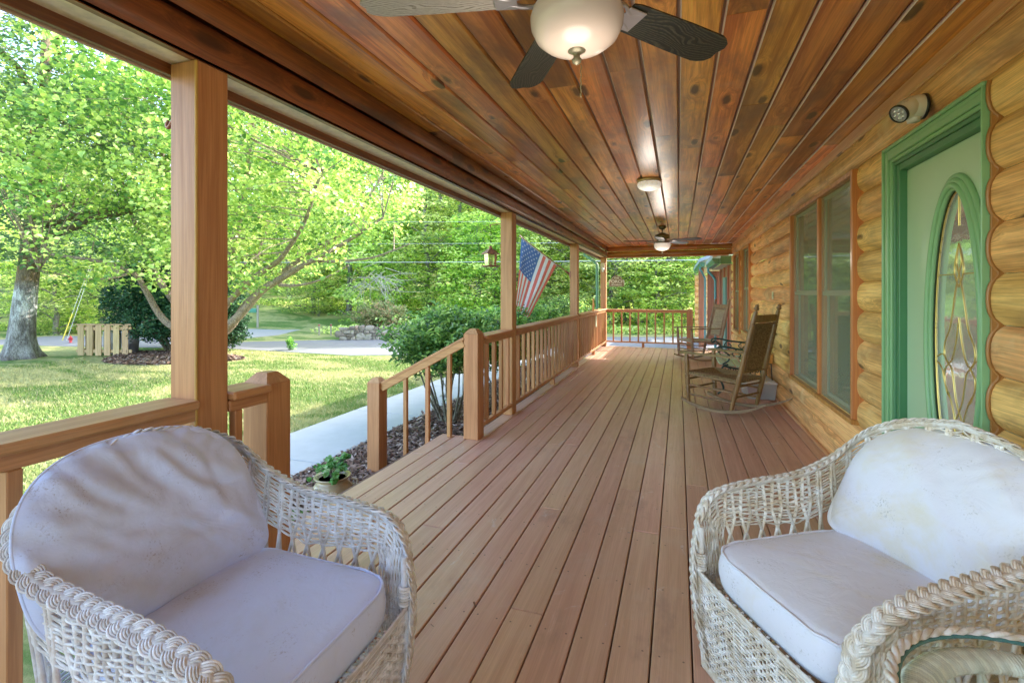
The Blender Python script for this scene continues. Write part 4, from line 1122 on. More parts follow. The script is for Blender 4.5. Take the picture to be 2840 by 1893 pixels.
# little black wire table, pine shelf standing on it, storage box
t_ = thing('wire_table', 'low black wire legged table against the log wall behind the near rocking chair', 'table', (1.03, 7.12, 0))
for sx in (-1, 1):
    for sy in (-1, 1): m = MB(); m.tube([(sx * .09, sy * .2, .43), (sx * .11, sy * .23, .004)], .006, 6); m.build('leg', M['blk'], t_)
m = MB()
for sy in (-.2, -.1, 0, .1, .2): m.tube([(-.09, sy, .434), (.09, sy, .434)], .005, 6)
for sx in (-.09, .09): m.tube([(sx, -.2, .434), (sx, .2, .434)], .006, 6)
m.build('tabletop', M['blk'], t_)
t_ = thing('wooden_stand', 'orange pine stand with upright board on the black wire table', 'stand', (1.03, 7.12, .441))
m = MB(); m.prism([(-.13, 0), (-.13, .11), (.11, .11), (.11, 0), (.075, 0), (.05, .04), (.0, .055), (-.06, .04), (-.085, 0)], -.20, -.175, 'Y', .4); m.prism([(-.13, 0), (-.13, .11), (.11, .11), (.11, 0), (.075, 0), (.05, .04), (.0, .055), (-.06, .04), (-.085, 0)], .175, .20, 'Y', .4)
m.box(-.135, .115, -.174, .174, .085, .11, .003); m.build('base_box', M['orangewood'], t_)
m = MB(); m.box(-.04, .05, -.05, -.028, .112, .58, .008); m.build('upright_board', M['orangewood'], t_)
t_ = thing('storage_box', 'clear plastic storage box with white lid on the deck against the log wall', 'box', (.975, 7.0, 0), R(3))
t = NT('frosted_plastic'); d = t.n('ShaderNodeBsdfPrincipled'); t.set(d.inputs['Base Color'], (.70, .74, .74)); d.inputs['Roughness'].default_value = .3; tr = t.n('ShaderNodeBsdfTransparent'); mx = t.n('ShaderNodeMixShader'); mx.inputs[0].default_value = .45
t.link(tr.outputs[0], mx.inputs[1]); t.link(d.outputs[0], mx.inputs[2]); t.link(mx.outputs[0], t.out.inputs[0]); M['frost'] = t.m
m = MB(); tp, bt_ = (.17, .27), (.15, .245)
for (a0, z0), (a1, z1) in (((bt_, .004), (tp, .20)),):
    c0 = [(-a0[0], -a0[1], z0), (a0[0], -a0[1], z0), (a0[0], a0[1], z0), (-a0[0], a0[1], z0)]; c1 = [(-a1[0], -a1[1], z1), (a1[0], -a1[1], z1), (a1[0], a1[1], z1), (-a1[0], a1[1], z1)]
    m.add(c0 + c1, [(0, 1, 5, 4), (1, 2, 6, 5), (2, 3, 7, 6), (3, 0, 4, 7), (3, 2, 1, 0)], .5)
m.build('box_body', M['frost'], t_)
m = MB(); m.box(-.18, .18, -.28, .28, .20, .222, .009); m.box(-.15, .15, -.25, .25, .222, .230, .004); m.build('lid', M['white'], t_)
m = MB()
for i in range(9):
    cx_, cy_ = random.uniform(-.09, .09), random.uniform(-.18, .18); m.lathe([(.0, .0), (.05, .02), (.06, .05), (.03, .08), (.0, .085)], 10, (cx_, cy_, .01 + .02 * random.random()))
t = NT('coloured_cloth'); c = t.ramp(t.attr(), [(0, (.45, .04, .04)), (.45, (.1, .15, .5)), (.7, (.5, .08, .12)), (1, (.3, .1, .3))], 'CONSTANT'); t.pbr(c, .8); m.build('contents', t.m, t_)
# ------------------------------------------------------------------ ceiling fans, lamp, security light
def mat_lit(name, col, es, base):
    t = NT(name); co = t.co(); n = t.noise(co, 7, 3, .5)
    lw = t.n('ShaderNodeLayerWeight'); lw.inputs[0].default_value = .4
    p = t.n('ShaderNodeBsdfPrincipled'); t.set(p.inputs['Base Color'], base); p.inputs['Roughness'].default_value = .25
    t.set(p.inputs['Emission Color'], t.mix(n, col, (1, .90, .78)))
    t.set(p.inputs['Emission Strength'], t.math('MULTIPLY', t.math('SUBTRACT', 1.15, lw.outputs['Facing']), es)); t.link(p.outputs[0], t.out.inputs[0]); return t.m
M['bowl'] = mat_lit('frosted_light_bowl', (1, .84, .72), .12, (.45, .36, .30))
M['bowl2'] = mat_lit('frosted_light_bowl_far', (1, .84, .74), .5, (.7, .6, .55))
def mat_blade(name, a, b, g):
    t = NT(name); co = t.co()
    d = t.n('ShaderNodeTexWave', wave_type='BANDS', bands_direction='Y'); t.set(d.inputs['Vector'], t.vmath('ADD', t.map(co, (1.0, 1, 1)), t.vmath('SCALE', t.noise(t.map(co, (3.2, 7, 1)), 1, 2, .5, 0, 'Color'), .22)))
    d.inputs['Scale'].default_value = 26; d.inputs['Distortion'].default_value = 1.0
    n = t.noise(t.map(co, (60, 400, 1)), 1, 2, .6)
    msk = t.math('MULTIPLY', t.rng(d.outputs[0], .55, .8), t.rng(n, .35, .55))
    c = t.mix(msk, a, b); t.pbr(c, g, .4, 0, t.bump(d.outputs[0], .15, .002)); return t.m
M['bladedk'] = mat_blade('dark_grained_blade', (.018, .011, .009), (.05, .042, .028), .4)
M['bladelt'] = mat_blade('pale_grained_blade', (.46, .42, .38), (.16, .13, .10), .4)
M['bladegn'] = mat_blade('grey_green_grained_blade', (.02, .024, .022), (.07, .07, .05), .4)
def fan(label, loc, a0, scale, bowlm, chain, bl_mats, watt):
    t_ = thing('ceiling_fan', label, 'ceiling fan', loc, 0, 'ceiling fans on the plank ceiling')     # origin at the ceiling
    m = MB(); m.lathe([(.0001, 0), (.062, 0), (.066, -.015), (.058, -.045), (.03, -.062), (.016, -.065)], 32); m.build('canopy', M['bronze'], t_)
    m = MB(); m.tube([(0, 0, -.06), (0, 0, -.125)], .014, 12); m.build('downrod', M['bronze'], t_)
    m = MB(); m.lathe([(.018, -.115), (.05, -.122), (.062, -.135), (.11, -.15), (.118, -.165), (.118, -.205), (.11, -.222), (.07, -.232), (.05, -.236)], 40); m.build('motor_housing', M['bronze'], t_)
    BZ = -.262
    m = MB(); m.lathe([(.05, -.232), (.085, -.24), (.09, -.27), (.075, -.285), (.06, -.29), (.13, -.30), (.134, -.306), (.05, -.308)], 40); m.build('light_collar', M['greyiron'], t_)
    for k in range(5):
        a = R(a0 + 72 * k); Mz = Matrix.Rotation(a, 4, 'Z') @ Matrix.Translation((0, 0, BZ)) @ Matrix.Rotation(R(-10), 4, 'X')
        m = MB()
        for s2 in (1, -1): m.tube(crom([(.06, 0, .0), (.11, s2 * .035, -.004), (.16, s2 * .04, -.004), (.20, s2 * .02, -.004), (.235, s2 * .035, -.004)], 5), .008, 6)
        m.box(.18, .25, -.045, .045, -.009, -.003, .002)
        m.v = [tuple(Mz @ Vector(v)) for v in m.v]; m.build('blade_arm', M['greyiron'], t_)
        pr = [(.19, -.052), (.22, -.06), (.45, -.070), (.60, -.072), (.625, -.066), (.650, -.052), (.662, -.03), (.655, 0), (.662, .03), (.650, .052), (.625, .066), (.60, .072), (.45, .070), (.22, .06), (.19, .052)]
        m = MB(); m.prism(pr, .0, .006, 'Z', .5); ob = m.build('blade', bl_mats[k % len(bl_mats)], t_); ob.matrix_local = Mz
    m = MB(); prof = [(.131, -.300), (.1395, -.325), (.137, -.352), (.122, -.383), (.095, -.405), (.06, -.418), (.025, -.424), (.012, -.425)]
    m.lathe(prof, 48); m.s = [True] * len(m.s); m.build('glass_bowl', bowlm, t_)
    m = MB(); m.lathe([(.0001, -.414), (.031, -.4165), (.030, -.422), (.017, -.430), (.010, -.434), (.0105, -.444), (.015, -.449), (.013, -.458), (.004, -.464), (.0001, -.466)], 24); m.build('finial', M['bronze'], t_)
    if chain:
        m = MB(); 
        for i in range(24): m.lathe([(.0001, -.002), (.0018, -.001), (.0018, .001), (.0001, .002)], 6, (.012 + .0012 * math.sin(i), .004, -.467 - .0038 * i))
        m.tube([(.012, .004, -.463), (.012, .004, -.557)], .0007, 4); m.tube([(.012, .004, -.550), (.012, .004, -.562)], .0022, 6)
        m.build('pull_chain', simple('brass_chain', (.10, .08, .035), .5, .3, .3, bump=0), t_)
    l = bpy.data.lights.new('fan_bulb', 'POINT'); l.energy = watt; l.color = (1, .88, .74); l.shadow_soft_size = .13; l.specular_factor = 0
    o = bpy.data.objects.new('fan_bulb', l); COL.objects.link(o); o.parent = t_; o.location = (0, 0, -.64)
    return t_
fan('near ceiling fan with dark grained blades and a lit frosted bowl', (-.29, 1.43, 2.4995), 194, 1, M['bowl'], True, [M['bladelt'], M['bladedk'], M['bladedk'], M['bladegn'], M['bladegn']], LAMP[0])
f2 = fan('far ceiling fan with bluish blades near the end beam', (-.27, 8.7, 2.4995), 195, 1, M['bowl2'], True, [M['bladegn'], simple('bluish_grey_blade', (.13, .16, .20), .35)], LAMP[1])
t_ = thing('ceiling_lamp', 'round cut glass ceiling lamp with brass ring between the two fans', 'ceiling lamp', (-.285, 5.08, 2.4995))
m = MB(); m.lathe([(.0001, 0), (.118, 0), (.122, -.012), (.118, -.03), (.110, -.032)], 40); m.build('lamp_ring', simple('brushed_brass_ring', (.50, .38, .20), .35, .5, .7), t_)
m = MB(); m.lathe([(.110, -.028), (.119, -.045), (.117, -.065), (.10, -.088), (.07, -.104), (.035, -.113), (.001, -.115)], 40)
t = NT('cut_glass'); v = t.voro(t.co(), 90); p = t.n('ShaderNodeBsdfPrincipled'); t.set(p.inputs['Base Color'], (.8, .78, .72)); p.inputs['Roughness'].default_value = .15; t.set(p.inputs['Emission Color'], (1, .93, .82)); t.set(p.inputs['Emission Strength'], t.rng(v, .0, .7, .8, .2)); t.link(t.bump(v, .6, .004), p.inputs['Normal']); t.link(p.outputs[0], t.out.inputs[0])
m.build('glass_shade', t.m, t_)
l = bpy.data.lights.new('lamp_bulb', 'POINT'); l.energy = LAMP[2]; l.color = (1, .9, .78); l.shadow_soft_size = .10; l.specular_factor = 0
o = bpy.data.objects.new('lamp_bulb', l); COL.objects.link(o); o.parent = t_; o.location = (0, 0, -.30)

t_ = thing('security_light', 'satin silver security spotlight mounted on the wall above the green door', 'spotlight', (1.155, 2.93, 2.275))
Mx = Matrix.Rotation(R(-90), 4, 'Y')
m = MB(); m.lathe([(.0001, 0), (.062, 0), (.062, .012), (.0001, .012)], 32, M=Mx); m.build('back_plate', M['blk'], t_)
m = MB(); m.lathe([(.058, .0125), (.06, .03), (.056, .06), (.046, .085), (.03, .10), (.0001, .104)], 32, M=Mx); m.lathe([(.0001, .0), (.026, .002), (.03, .02), (.02, .045), (.0001, .05)], 20, (-.045, 0, -.075)); m.build('housing', M['alu'], t_)
d = Vector((-.62, -.30, -.45)).normalized(); Mh = Vector((0, 0, 1)).rotation_difference(d).to_matrix().to_4x4(); Mh.translation = Vector((-.075, -.02, -.005))
m = MB(); m.lathe([(.0001, -.05), (.035, -.038), (.047, -.01), (.048, .02), (.044, .045), (.043, .058)], 32, M=Mh); hd = m.build('lamp_head', M['alu'], t_)
m = MB(); m.lathe([(.040, .055), (.046, .055), (.046, .066), (.040, .066)], 32, M=Mh, cap=False); m.build('lens_ring', M['blk'], hd)
m = MB(); m.lathe([(.0001, .0605), (.040, .0605)], 32, M=Mh)
for (a, b) in [(0, 0)] + [(.022 * math.cos(k * math.pi / 3), .022 * math.sin(k * math.pi / 3)) for k in range(6)]: m.lathe([(.008, .061), (.007, .065), (.0001, .068)], 12, (a, b, 0), M=Mh)
m.build('lens', simple('led_lens', (.75, .77, .80), .15, .5, .3, bump=0), hd)

# ------------------------------------------------------------------ hooks, feeder, flag, sign, small things
t_ = thing('bracket_hook', 'small curled brown iron hook on the outer side of the near post', 'hook', (-1.871, 1.40, 2.07))
m = MB(); m.tube(crom([(0, 0, .01), (-.04, 0, .005), (-.08, 0, -.02), (-.105, 0, -.045), (-.115, 0, -.03), (-.105, 0, -.018)], 6), .008, 7); m.build('hook', M['copper'], t_); 
m = MB(); m.box(-.004, -.0005, -.012, .012, -.03, .04, .001); m.build('mount_plate', M['copper'], t_)
t_ = thing('bracket_hook', 'thin rusty arm on the second post holding the lantern feeder', 'hook', (-1.871, 5.06, 2.12))
m = MB(); m.tube(crom([(0, 0, 0), (-.08, 0, 0), (-.14, 0, -.003), (-.143, 0, -.02), (-.138, 0, -.028)], 5), .006, 6); m.build('arm', M['copper'], t_)
t_ = thing('bird_feeder', 'brown roofed glass lantern bird feeder hanging outside the second post', 'bird feeder', (-2.012, 5.06, 1.64))
m = MB(); m.tube([(0, 0, .24), (0, 0, .462)], .0018, 5); m.tube([(.006 * math.cos(a), 0, .462 + .006 * math.sin(a)) for a in [k * .7 for k in range(9)]], .0015, 4, closed=True); m.build('hanging_wire', M['blk'], t_)
m = MB(); m.lathe([(.0001, .24), (.018, .236), (.018, .21), (.03, .205), (.06, .185), (.062, .180), (.108, .148), (.108, .142), (.07, .146)], 6, sq=True, smooth=False); m.build('feeder_roof', M['copper'], t_)
m = MB(); m.lathe([(.074, .146), (.064, .02)], 6, sq=True, smooth=False); m.build('glass_panel', mat_glass('yellowish_feeder_glass', (.80, .90, .45), .03, ((.60, .68, .30), .30)), t_)
m = MB(); m.lathe([(.0001, .0), (.07, .0), (.105, .008), (.105, .016), (.06, .018), (.0001, .018)], 6, sq=True, smooth=False); m.lathe([(.0001, .018), (.016, .018), (.016, .065), (.0001, .065)], 12); m.build('feeder_tray', M['copper'], t_)

t_ = thing('flag', 'american flag on a slanted pole fixed outside the third post', 'flag', (-1.875, 8.62, 1.68))
A0 = Vector((-1.875, 8.62, 1.68)); A1 = Vector((-2.62, 8.02, 2.33)); pd = (A1 - A0)
m = MB(); m.tube([(0, 0, 0), tuple(pd * 1.0)], .011, 10); m.lathe([(.0001, -.02), (.017, -.01), (.017, .012), (.0001, .022)], 12, tuple(pd * 1.01)); m.build('flag_pole', wood('brown_pole', (.35, .20, .10), (.25, .13, .06), 'Y', 20, 1, .4, knots=False), t_)
m = MB(); m.box(-.004, .02, -.03, .03, -.06, .05, .003); m.tube([(0, 0, 0), tuple(pd.normalized() * .10)], .018, 10); m.build('pole_bracket', M['copper'], t_)
H0 = pd * .985; H1 = pd * .27      # tip .. lower end of the hoist
def fl(u, v):     # u along the hoist from the tip, v along the fly (down)
    p = H0.lerp(H1, u); L = 1.20
    hd = Vector((pd.x, pd.y, 0)); side = Vector((-pd.y, pd.x, 0)).normalized()
    rip = .040 * math.sin(u * 8.5 + .6 + v * 1.2) * min(1, v * 2.5) + .016 * math.sin(u * 17 + v * 3) * min(1, v * 2)
    return p + hd * ((.14 + .50 * u) * v) + Vector((0, 0, -L * v * (1 - .10 * u))) + side * rip
NU, NV = 66, 60
m = MB(); vs = [tuple(fl(i / NU, j / NV)) for j in range(NV + 1) for i in range(NU + 1)]
fs = [[], [], [], []]
UC = 7 / 13.
for j in range(NV):
    for i in range(NU):
        u = (i + .5) / NU; v = (j + .5) / NV; f = (j * (NU + 1) + i, j * (NU + 1) + i + 1, (j + 1) * (NU + 1) + i + 1, (j + 1) * (NU + 1) + i)
        s = int(u * 13); kx = 2 if (u < UC and v < .47) else (1 if s % 2 == 0 else 0)
        if v < .018: kx = 0
        fs[kx].append(f)
def clothmat(name, c, a=.35):
    t = NT(name); col = t.hsv(c, .5, 1, t.math('MULTIPLY_ADD', t.noise(t.co(), 30, 3), .25, .87)); d = t.n('ShaderNodeBsdfDiffuse'); t.set(d.inputs[0], col); tr = t.n('ShaderNodeBsdfTranslucent'); t.set(tr.inputs[0], col); mx = t.n('ShaderNodeMixShader'); mx.inputs[0].default_value = a
    t.link(d.outputs[0], mx.inputs[1]); t.link(tr.outputs[0], mx.inputs[2]); t.link(mx.outputs[0], t.out.inputs[0]); return t.m
mats = [clothmat('flag_white', (.74, .74, .76)), clothmat('flag_red', (.70, .16, .13)), clothmat('flag_blue', (.09, .16, .38))]
me = bpy.data.meshes.new('flag_cloth'); allf = fs[0] + fs[1] + fs[2]; me.from_pydata(vs, [], allf)
for mm_ in mats: me.materials.append(mm_)
me.polygons.foreach_set('material_index', [0] * len(fs[0]) + [1] * len(fs[1]) + [2] * len(fs[2])); me.polygons.foreach_set('use_smooth', [True] * len(allf))
fc = bpy.data.objects.new('flag_cloth', me); COL.objects.link(fc); fc.parent = t_
sv = []; sf = []
def star(uc, vc, off):
    o_ = len(sv); side = Vector((-pd.y, pd.x, 0)).normalized()
    for k in range(10):
        a = 2 * math.pi * k / 10 - math.pi / 2; r_ = 1 if k % 2 == 0 else .42
        sv.append(tuple(fl(uc + .026 * r_ * math.sin(a + math.pi / 2), vc + .0165 * r_ * math.cos(a + math.pi / 2)) + side * off))
    sv.append(tuple(fl(uc, vc) + side * off)); sf.extend([(o_ + 10, o_ + k, o_ + (k + 1) % 10) for k in range(10)])
for r_ in range(9):
    for c in range(6 if r_ % 2 == 0 else 5):
        u = UC * (r_ + 1) / 10; v = .47 * ((2 * c + 1) if r_ % 2 == 0 else (2 * c + 2)) / 12
        if v > .02: star(u, v, .003); star(u, v, -.003)
me = bpy.data.meshes.new('star_pattern'); me.from_pydata(sv, [], sf); me.materials.append(clothmat('star_white', (.80, .80, .82))); o = bpy.data.objects.new('star_pattern', me); COL.objects.link(o); o.parent = fc; o['kind'] = 'stuff'

t_ = thing('hanging_sign', 'tan arched wooden sign reading THE PORCH beside the far corner post', 'sign', (-1.475, 12.27, 1.50))
pr = [(-.19, .02), (-.175, .0), (.175, .0), (.19, .02), (.19, .15), (.165, .175), (.14, .18), (.125, .20), (.10, .245), (.05, .272), (0, .28), (-.05, .272), (-.10, .245), (-.125, .20), (-.14, .18), (-.165, .175), (-.19, .15)]
m = MB(); m.prism(pr, -.008, .008, 'Y', .5); m.build('sign_board', simple('tan_sign_board', (.20, .13, .05), .5, var=.1), t_)
m = MB(); ps = [(a * .93, -.0095, .14 + (b - .14) * .92) for a, b in pr]; m.tube(ps, .002, 5, closed=True)
m.build('sign_border', simple('cream_sign_paint', (.85, .80, .62), .5, bump=0), t_)
for txt, z, sz in (('THE', .195, .062), ('PORCH', .095, .105), ('SIT & RELAX', .035, .042)):
    c = bpy.data.curves.new('lettering', 'FONT'); c.body = txt; c.size = sz; c.align_x = 'CENTER'; c.extrude = .0015; c.offset = .0015; c.materials.append(bpy.data.materials['cream_sign_paint'])
    tmp = bpy.data.objects.new('lettering_curve', c); COL.objects.link(tmp); bpy.context.view_layer.update(); me = bpy.data.meshes.new_from_object(tmp.evaluated_get(bpy.context.evaluated_depsgraph_get())); bpy.data.objects.remove(tmp); o = bpy.data.objects.new('lettering', me); COL.objects.link(o); o.parent = t_; o.location = (0, -.0105, z); o.rotation_euler = (R(90), 0, 0); o.scale = (1.1, 1, 1)
m = MB(); m.tube([(-.26, 0, .33), (.20, 0, .33)], .005, 6)
for x in (-.13, .13): m.tube([(x, 0, .33), (x, 0, .20)], .0015, 4)
m.build('sign_bracket', M['blk'], t_)
t_ = thing('porch_sensor', 'small beige box with white tube fixed to the far corner post', 'sensor', (-1.80, 12.199, 1.93))
m = MB(); m.box(-.045, .045, -.06, -.001, .05, .16, .006); m.build('sensor_box', simple('beige_plastic', (.62, .50, .32), .4), t_)
m = MB(); m.lathe([(.0001, -.06), (.026, -.055), (.032, .0), (.032, .04), (.0001, .05)], 16, (0, -.035, 0)); m.build('sensor_tube', M['white'], t_)
t_ = thing('rail_ornament', 'slim upright wooden ornament clipped on the far railing cap', 'ornament', (-1.78, 10.6, .9485))
m = MB(); m.prism([(-.018, 0), (.018, 0), (.022, .12), (.012, .22), (.014, .27), (0, .29), (-.014, .26), (-.016, .2), (-.024, .1)], -.012, .012, 'Y', .5); m.build('upright_body', M['orangewood'], t_)
t_ = tag(MB().box(-1.722, -1.718, 10.57, 10.66, .60, .84, .001, .5).build('paper_strip', simple('pale_green_card', (.62, .72, .50), .5)), 'pale green paper strip hanging inside the far railing', 'card')
t_ = thing('plant_pot', 'tan glazed ceramic pot of ivy on the ground by the stair foot', 'plant pot', (-2.79, 3.37, GZ))
m = MB(); m.lathe([(.0001, .0), (.085, .0), (.095, .01), (.14, .06), (.165, .11), (.160, .155), (.13, .19), (.112, .203), (.115, .215), (.148, .232), (.152, .243), (.145, .248), (.118, .236), (.105, .215), (.0001, .21)], 48)
for s2 in (1, -1): m.tube(crom([(s2 * .12, .10, .20), (s2 * .165, .11, .19), (s2 * .17, .10, .15), (s2 * .13, .09, .15)], 5), .012, 7)
m.build('pot_body', M['pot'], t_)
m = MB(); m.lathe([(.0001, .222), (.11, .222)], 24); m.build('soil', M['mulch'], t_)
t_ = thing('solar_light', 'small solar path light on a stake in the mulch bed', 'path light', (-3.30, 6.45, GZ))
m = MB(); m.tube([(0, 0, 0), (0, 0, .20)], .009, 8); m.build('stake', M['blk'], t_)
m = MB(); m.lathe([(.03, .20), (.042, .26)], 16); m.build('lens', mat_glass('solar_light_lens', (.9, .92, .9), .1, ((.6, .65, .65), .3)), t_)
m = MB(); m.lathe([(.0001, .30), (.03, .295), (.075, .268), (.078, .26), (.04, .258)], 20); m.build('cap', M['greyiron'], t_)
t_ = thing('shed_leaf', '', '') if False else None

# ------------------------------------------------------------------ vegetation
def leafmesh(C, size, up=.6, asp=.72, fold=.25, jit=.35):
    n = len(C); nrm = rng.normal(0, 1, (n, 3)); nrm[:, 2] = np.abs(nrm[:, 2]) + up * 2; nrm /= np.linalg.norm(nrm, axis=1)[:, None]
    a = rng.normal(0, 1, (n, 3)); u = a - nrm * np.sum(a * nrm, 1)[:, None]; u /= np.linalg.norm(u, axis=1)[:, None]; w = np.cross(nrm, u)
    L = (size * rng.uniform(1 - jit, 1 + jit, n))[:, None]; u = u * L; w = w * L * asp / 2; z = nrm * L * fold * asp
    P = [C - u * .5, C - u * .22 + w + z, C + u * .18 + w * .85 + z, C + u * .5 - nrm * L * .12, C + u * .18 - w * .85 + z, C - u * .22 - w + z]
    V = np.stack(P, 1).reshape(-1, 3); b = np.arange(n)[:, None] * 6
    F = np.concatenate([b + [0, 1, 2, 3], b + [0, 3, 4, 5]], 1).reshape(-1, 4)
    return V, F
def crown(name, clumps, per, size, mat, parent, spread=(.5, .5, .28), up=.6, asp=.72, dirt=None, zmin=None):
    """clumps: (k,4) x,y,z,scale local to the parent"""
    k = len(clumps); idx = np.repeat(np.arange(k), per); n = len(idx)
    g = rng.normal(0, 1, (n, 3)); g /= (np.linalg.norm(g, axis=1)[:, None] + 1e-6); rad = rng.uniform(0, 1, n)[:, None] ** .45
    C = clumps[idx, :3] + g * rad * np.array(spread) * clumps[idx, 3][:, None]
    if zmin is not None: C[:, 2] = np.maximum(C[:, 2], zmin + rng.uniform(0, .1, n))
    V, F = leafmesh(C, size, up, asp)
    r1 = rng.uniform(0, 1, k)[idx]; r = np.clip(.5 * r1 + .5 * rng.uniform(0, 1, n) + .12 * g[:, 2], 0, 1)
    return npmesh(name, V, F, np.repeat(r, 2), mat, parent)
def limbtube(m, P, r0, r1, n=8, wob=.06):
    Q = crom(P, 6); k = len(Q); pts = [Vector(q) + Vector((mnoise.noise(Vector(q) * 1.3) * wob, mnoise.noise(Vector(q) * 1.3 + Vector((9, 0, 0))) * wob, 0)) for q in Q]
    m.tube(pts, [r0 + (r1 - r0) * i / (k - 1) for i in range(k)], n); return pts
def relto(p, o): return (p[0] - o[0], p[1] - o[1], p[2] - o[2])

# --- the flowering pear in front of the porch
TB = at(462, 821, 13.3); TB = (TB[0], TB[1], GZ)
pear = thing('leafy_tree', 'bright green leafy tree with spreading low limbs filling the view behind the near post', 'tree', TB)
m = MB(); nodes = []
def Lm(pts, r0, r1):
    P = [relto(at(*p), TB) for p in pts]; q = limbtube(m, P, r0, r1, 9); nodes.extend([tuple(a) for a in q[4:]]); return q
m.tube([(0, 0, -.05), (0, 0, .25), (.03, 0, .6), (.02, 0, .95)], [.24, .20, .19, .18], 12)
Lm([(458, 790, 13.3), (383, 740, 13.1), (335, 672, 12.8), (300, 625, 12.4), (225, 600, 12.0), (120, 585, 11.6)], .10, .03)
Lm([(458, 790, 13.3), (430, 730, 13.5), (372, 655, 13.4), (340, 590, 13.4), (300, 480, 13.2), (250, 350, 13)], .12, .03)
Lm([(462, 780, 13.3), (430, 640, 13.2), (400, 480, 12.8), (360, 300, 12.2), (330, 120, 11.6)], .13, .03)
Lm([(465, 785, 13.3), (540, 735, 13.0), (600, 668, 12.6), (680, 620, 12.2), (770, 570, 11.8), (880, 500, 11.5)], .14, .03)
Lm([(465, 800, 13.3), (530, 752, 13.2), (562, 700, 13.2), (610, 655, 13.2), (700, 590, 13.2), (800, 520, 13.2), (880, 400, 13.2)], .12, .03)
Lm([(465, 790, 13.3), (520, 700, 12.9), (600, 625, 12.3), (650, 590, 11.9), (700, 500, 11.2), (740, 400, 10.6)], .10, .03)
Lm([(465, 790, 13.3), (505, 720, 13.6), (560, 650, 13.8), (600, 560, 14.0), (640, 420, 14.2), (690, 250, 14.2)], .11, .03)
Lm([(465, 780, 13.3), (520, 620, 12.8), (560, 450, 12.2), (580, 280, 11.4), (590, 80, 10.4)], .13, .03)
Lm([(465, 780, 13.3), (500, 600, 13.8), (490, 400, 14.6), (470, 200, 15)], .12, .03)
Lm([(700, 600, 12.3), (780, 600, 12.0), (860, 590, 11.8), (940, 560, 11.6)], .045, .015)
Lm([(640, 655, 12.5), (690, 655, 12.3), (740, 640, 12.1), (800, 610, 12)], .045, .015)
Lm([(300, 625, 12.4), (250, 640, 11.9), (180, 640, 11.2), (90, 620, 10.4)], .035, .012)
cl = []
cen = Vector(relto(at(490, 300, 12.0), TB)); 
while len(cl) < 640:
    g = Vector(rng.normal(0, 1, 3)); g.normalize(); rr = random.random() ** .38
    p = cen + Vector((g.x * 5.5 * rr, g.y * 5.0 * rr, g.z * 4.6 * rr))
    if p.z < 1.7 + .10 * math.hypot(p.x, p.y) - .14 * max(0, math.hypot(p.x, p.y) - 3.5): continue
    if p.z + GZ > 9.5: continue
    if mnoise.noise(p * .55) < -.12 : continue
    if (Vector(TB) + p - Vector((0, 0, 1.3))).length < 5.2: continue
    cl.append((*p, random.uniform(.75, 1.35)))
cl = np.array(cl); nd = np.array(nodes)
for c in cl[:: 2]:
    j = np.argmin(np.sum((nd - c[:3] * [1, 1, .9]) ** 2, 1)); a = Vector(nd[j]); b = Vector(c[:3]); mid = a.lerp(b, .5) + Vector((0, 0, .12))
    m.tube([a, mid, b], [.016, .010, .004], 4)
m.build('trunk', M['barkPear'], pear)
crown('crown', cl, 82, .092, M['leafNear'], pear, (.62, .62, .40), .35, .82)

# --- big oak at the left
OB = at(48, 822, 13.2); OB = (OB[0], OB[1], GZ)
oak = thing('oak_tree', 'huge oak trunk with lichen patches standing at the left edge of the lawn', 'tree', OB)
m = MB(); q = []
ax_ = crom([(0, 0, -.1), (.02, 0, .5), (.08, .03, 1.4), (.22, .08, 2.6), (.42, .12, 4.2), (.6, .2, 6.5), (.7, .2, 9)], 6); nn_ = 28
radf = lambda z: .285 * max(.25, 1 - max(z, 0) / 13) + .17 * math.exp(-max(z, 0) / .25)
vs = []; fs_ = []
for i, p in enumerate(ax_):
    for k in range(nn_):
        a = 2 * math.pi * k / nn_; rr = radf(p.z) * (1 + .07 * mnoise.noise(Vector((math.cos(a) * 1.5, math.sin(a) * 1.5, p.z * .7))) + (.22 * math.exp(-max(p.z, 0) / .3) * math.sin(a * 5 + 1)))
        vs.append((p.x + rr * math.cos(a), p.y + rr * math.sin(a), p.z))
for i in range(len(ax_) - 1):
    for k in range(nn_): fs_.append((i * nn_ + k, i * nn_ + (k + 1) % nn_, (i + 1) * nn_ + (k + 1) % nn_, (i + 1) * nn_ + k))
m.add(vs, fs_, .5, True); nodes = [tuple(p) for p in ax_[18:]]
for k in range(11):
    a = 2 * math.pi * k / 11 + .3; z0 = 3.2 + .4 * k; L = 4.6 - .2 * k; b = Vector((.3 + .04 * k, .1, z0))
    P = [b, b + Vector((math.cos(a) * L * .3, math.sin(a) * L * .3, .5)), b + Vector((math.cos(a) * L * .7, math.sin(a) * L * .7, .9)), b + Vector((math.cos(a) * L, math.sin(a) * L, .8 + .1 * k))]
    pts = limbtube(m, P, .12, .03, 7, .2); nodes += [tuple(p) for p in pts[4:]]
nd = np.array(nodes); cl = []
while len(cl) < 400:
    g = Vector(rng.normal(0, 1, 3)); g.normalize(); rr = random.random() ** .4; p = Vector((.5, .1, 6.2)) + Vector((g.x * 5.4 * rr, g.y * 5.4 * rr, g.z * 3.9 * rr))
    if p.z < 2.75 or mnoise.noise(p * .45 + Vector((7, 0, 0))) < -.10: continue
    cl.append((*p, random.uniform(.8, 1.4)))
cl = np.array(cl)
for c in cl[::2]:
    j = np.argmin(np.sum((nd - c[:3]) ** 2, 1)); m.tube([nd[j], tuple((nd[j] + c[:3]) / 2 + [0, 0, .1]), c[:3]], [.02, .012, .005], 4)
m.build('trunk', M['barkOak'], oak)
crown('crown', cl, 80, .102, M['leafOak'], oak, (.75, .75, .42), .5, .75)

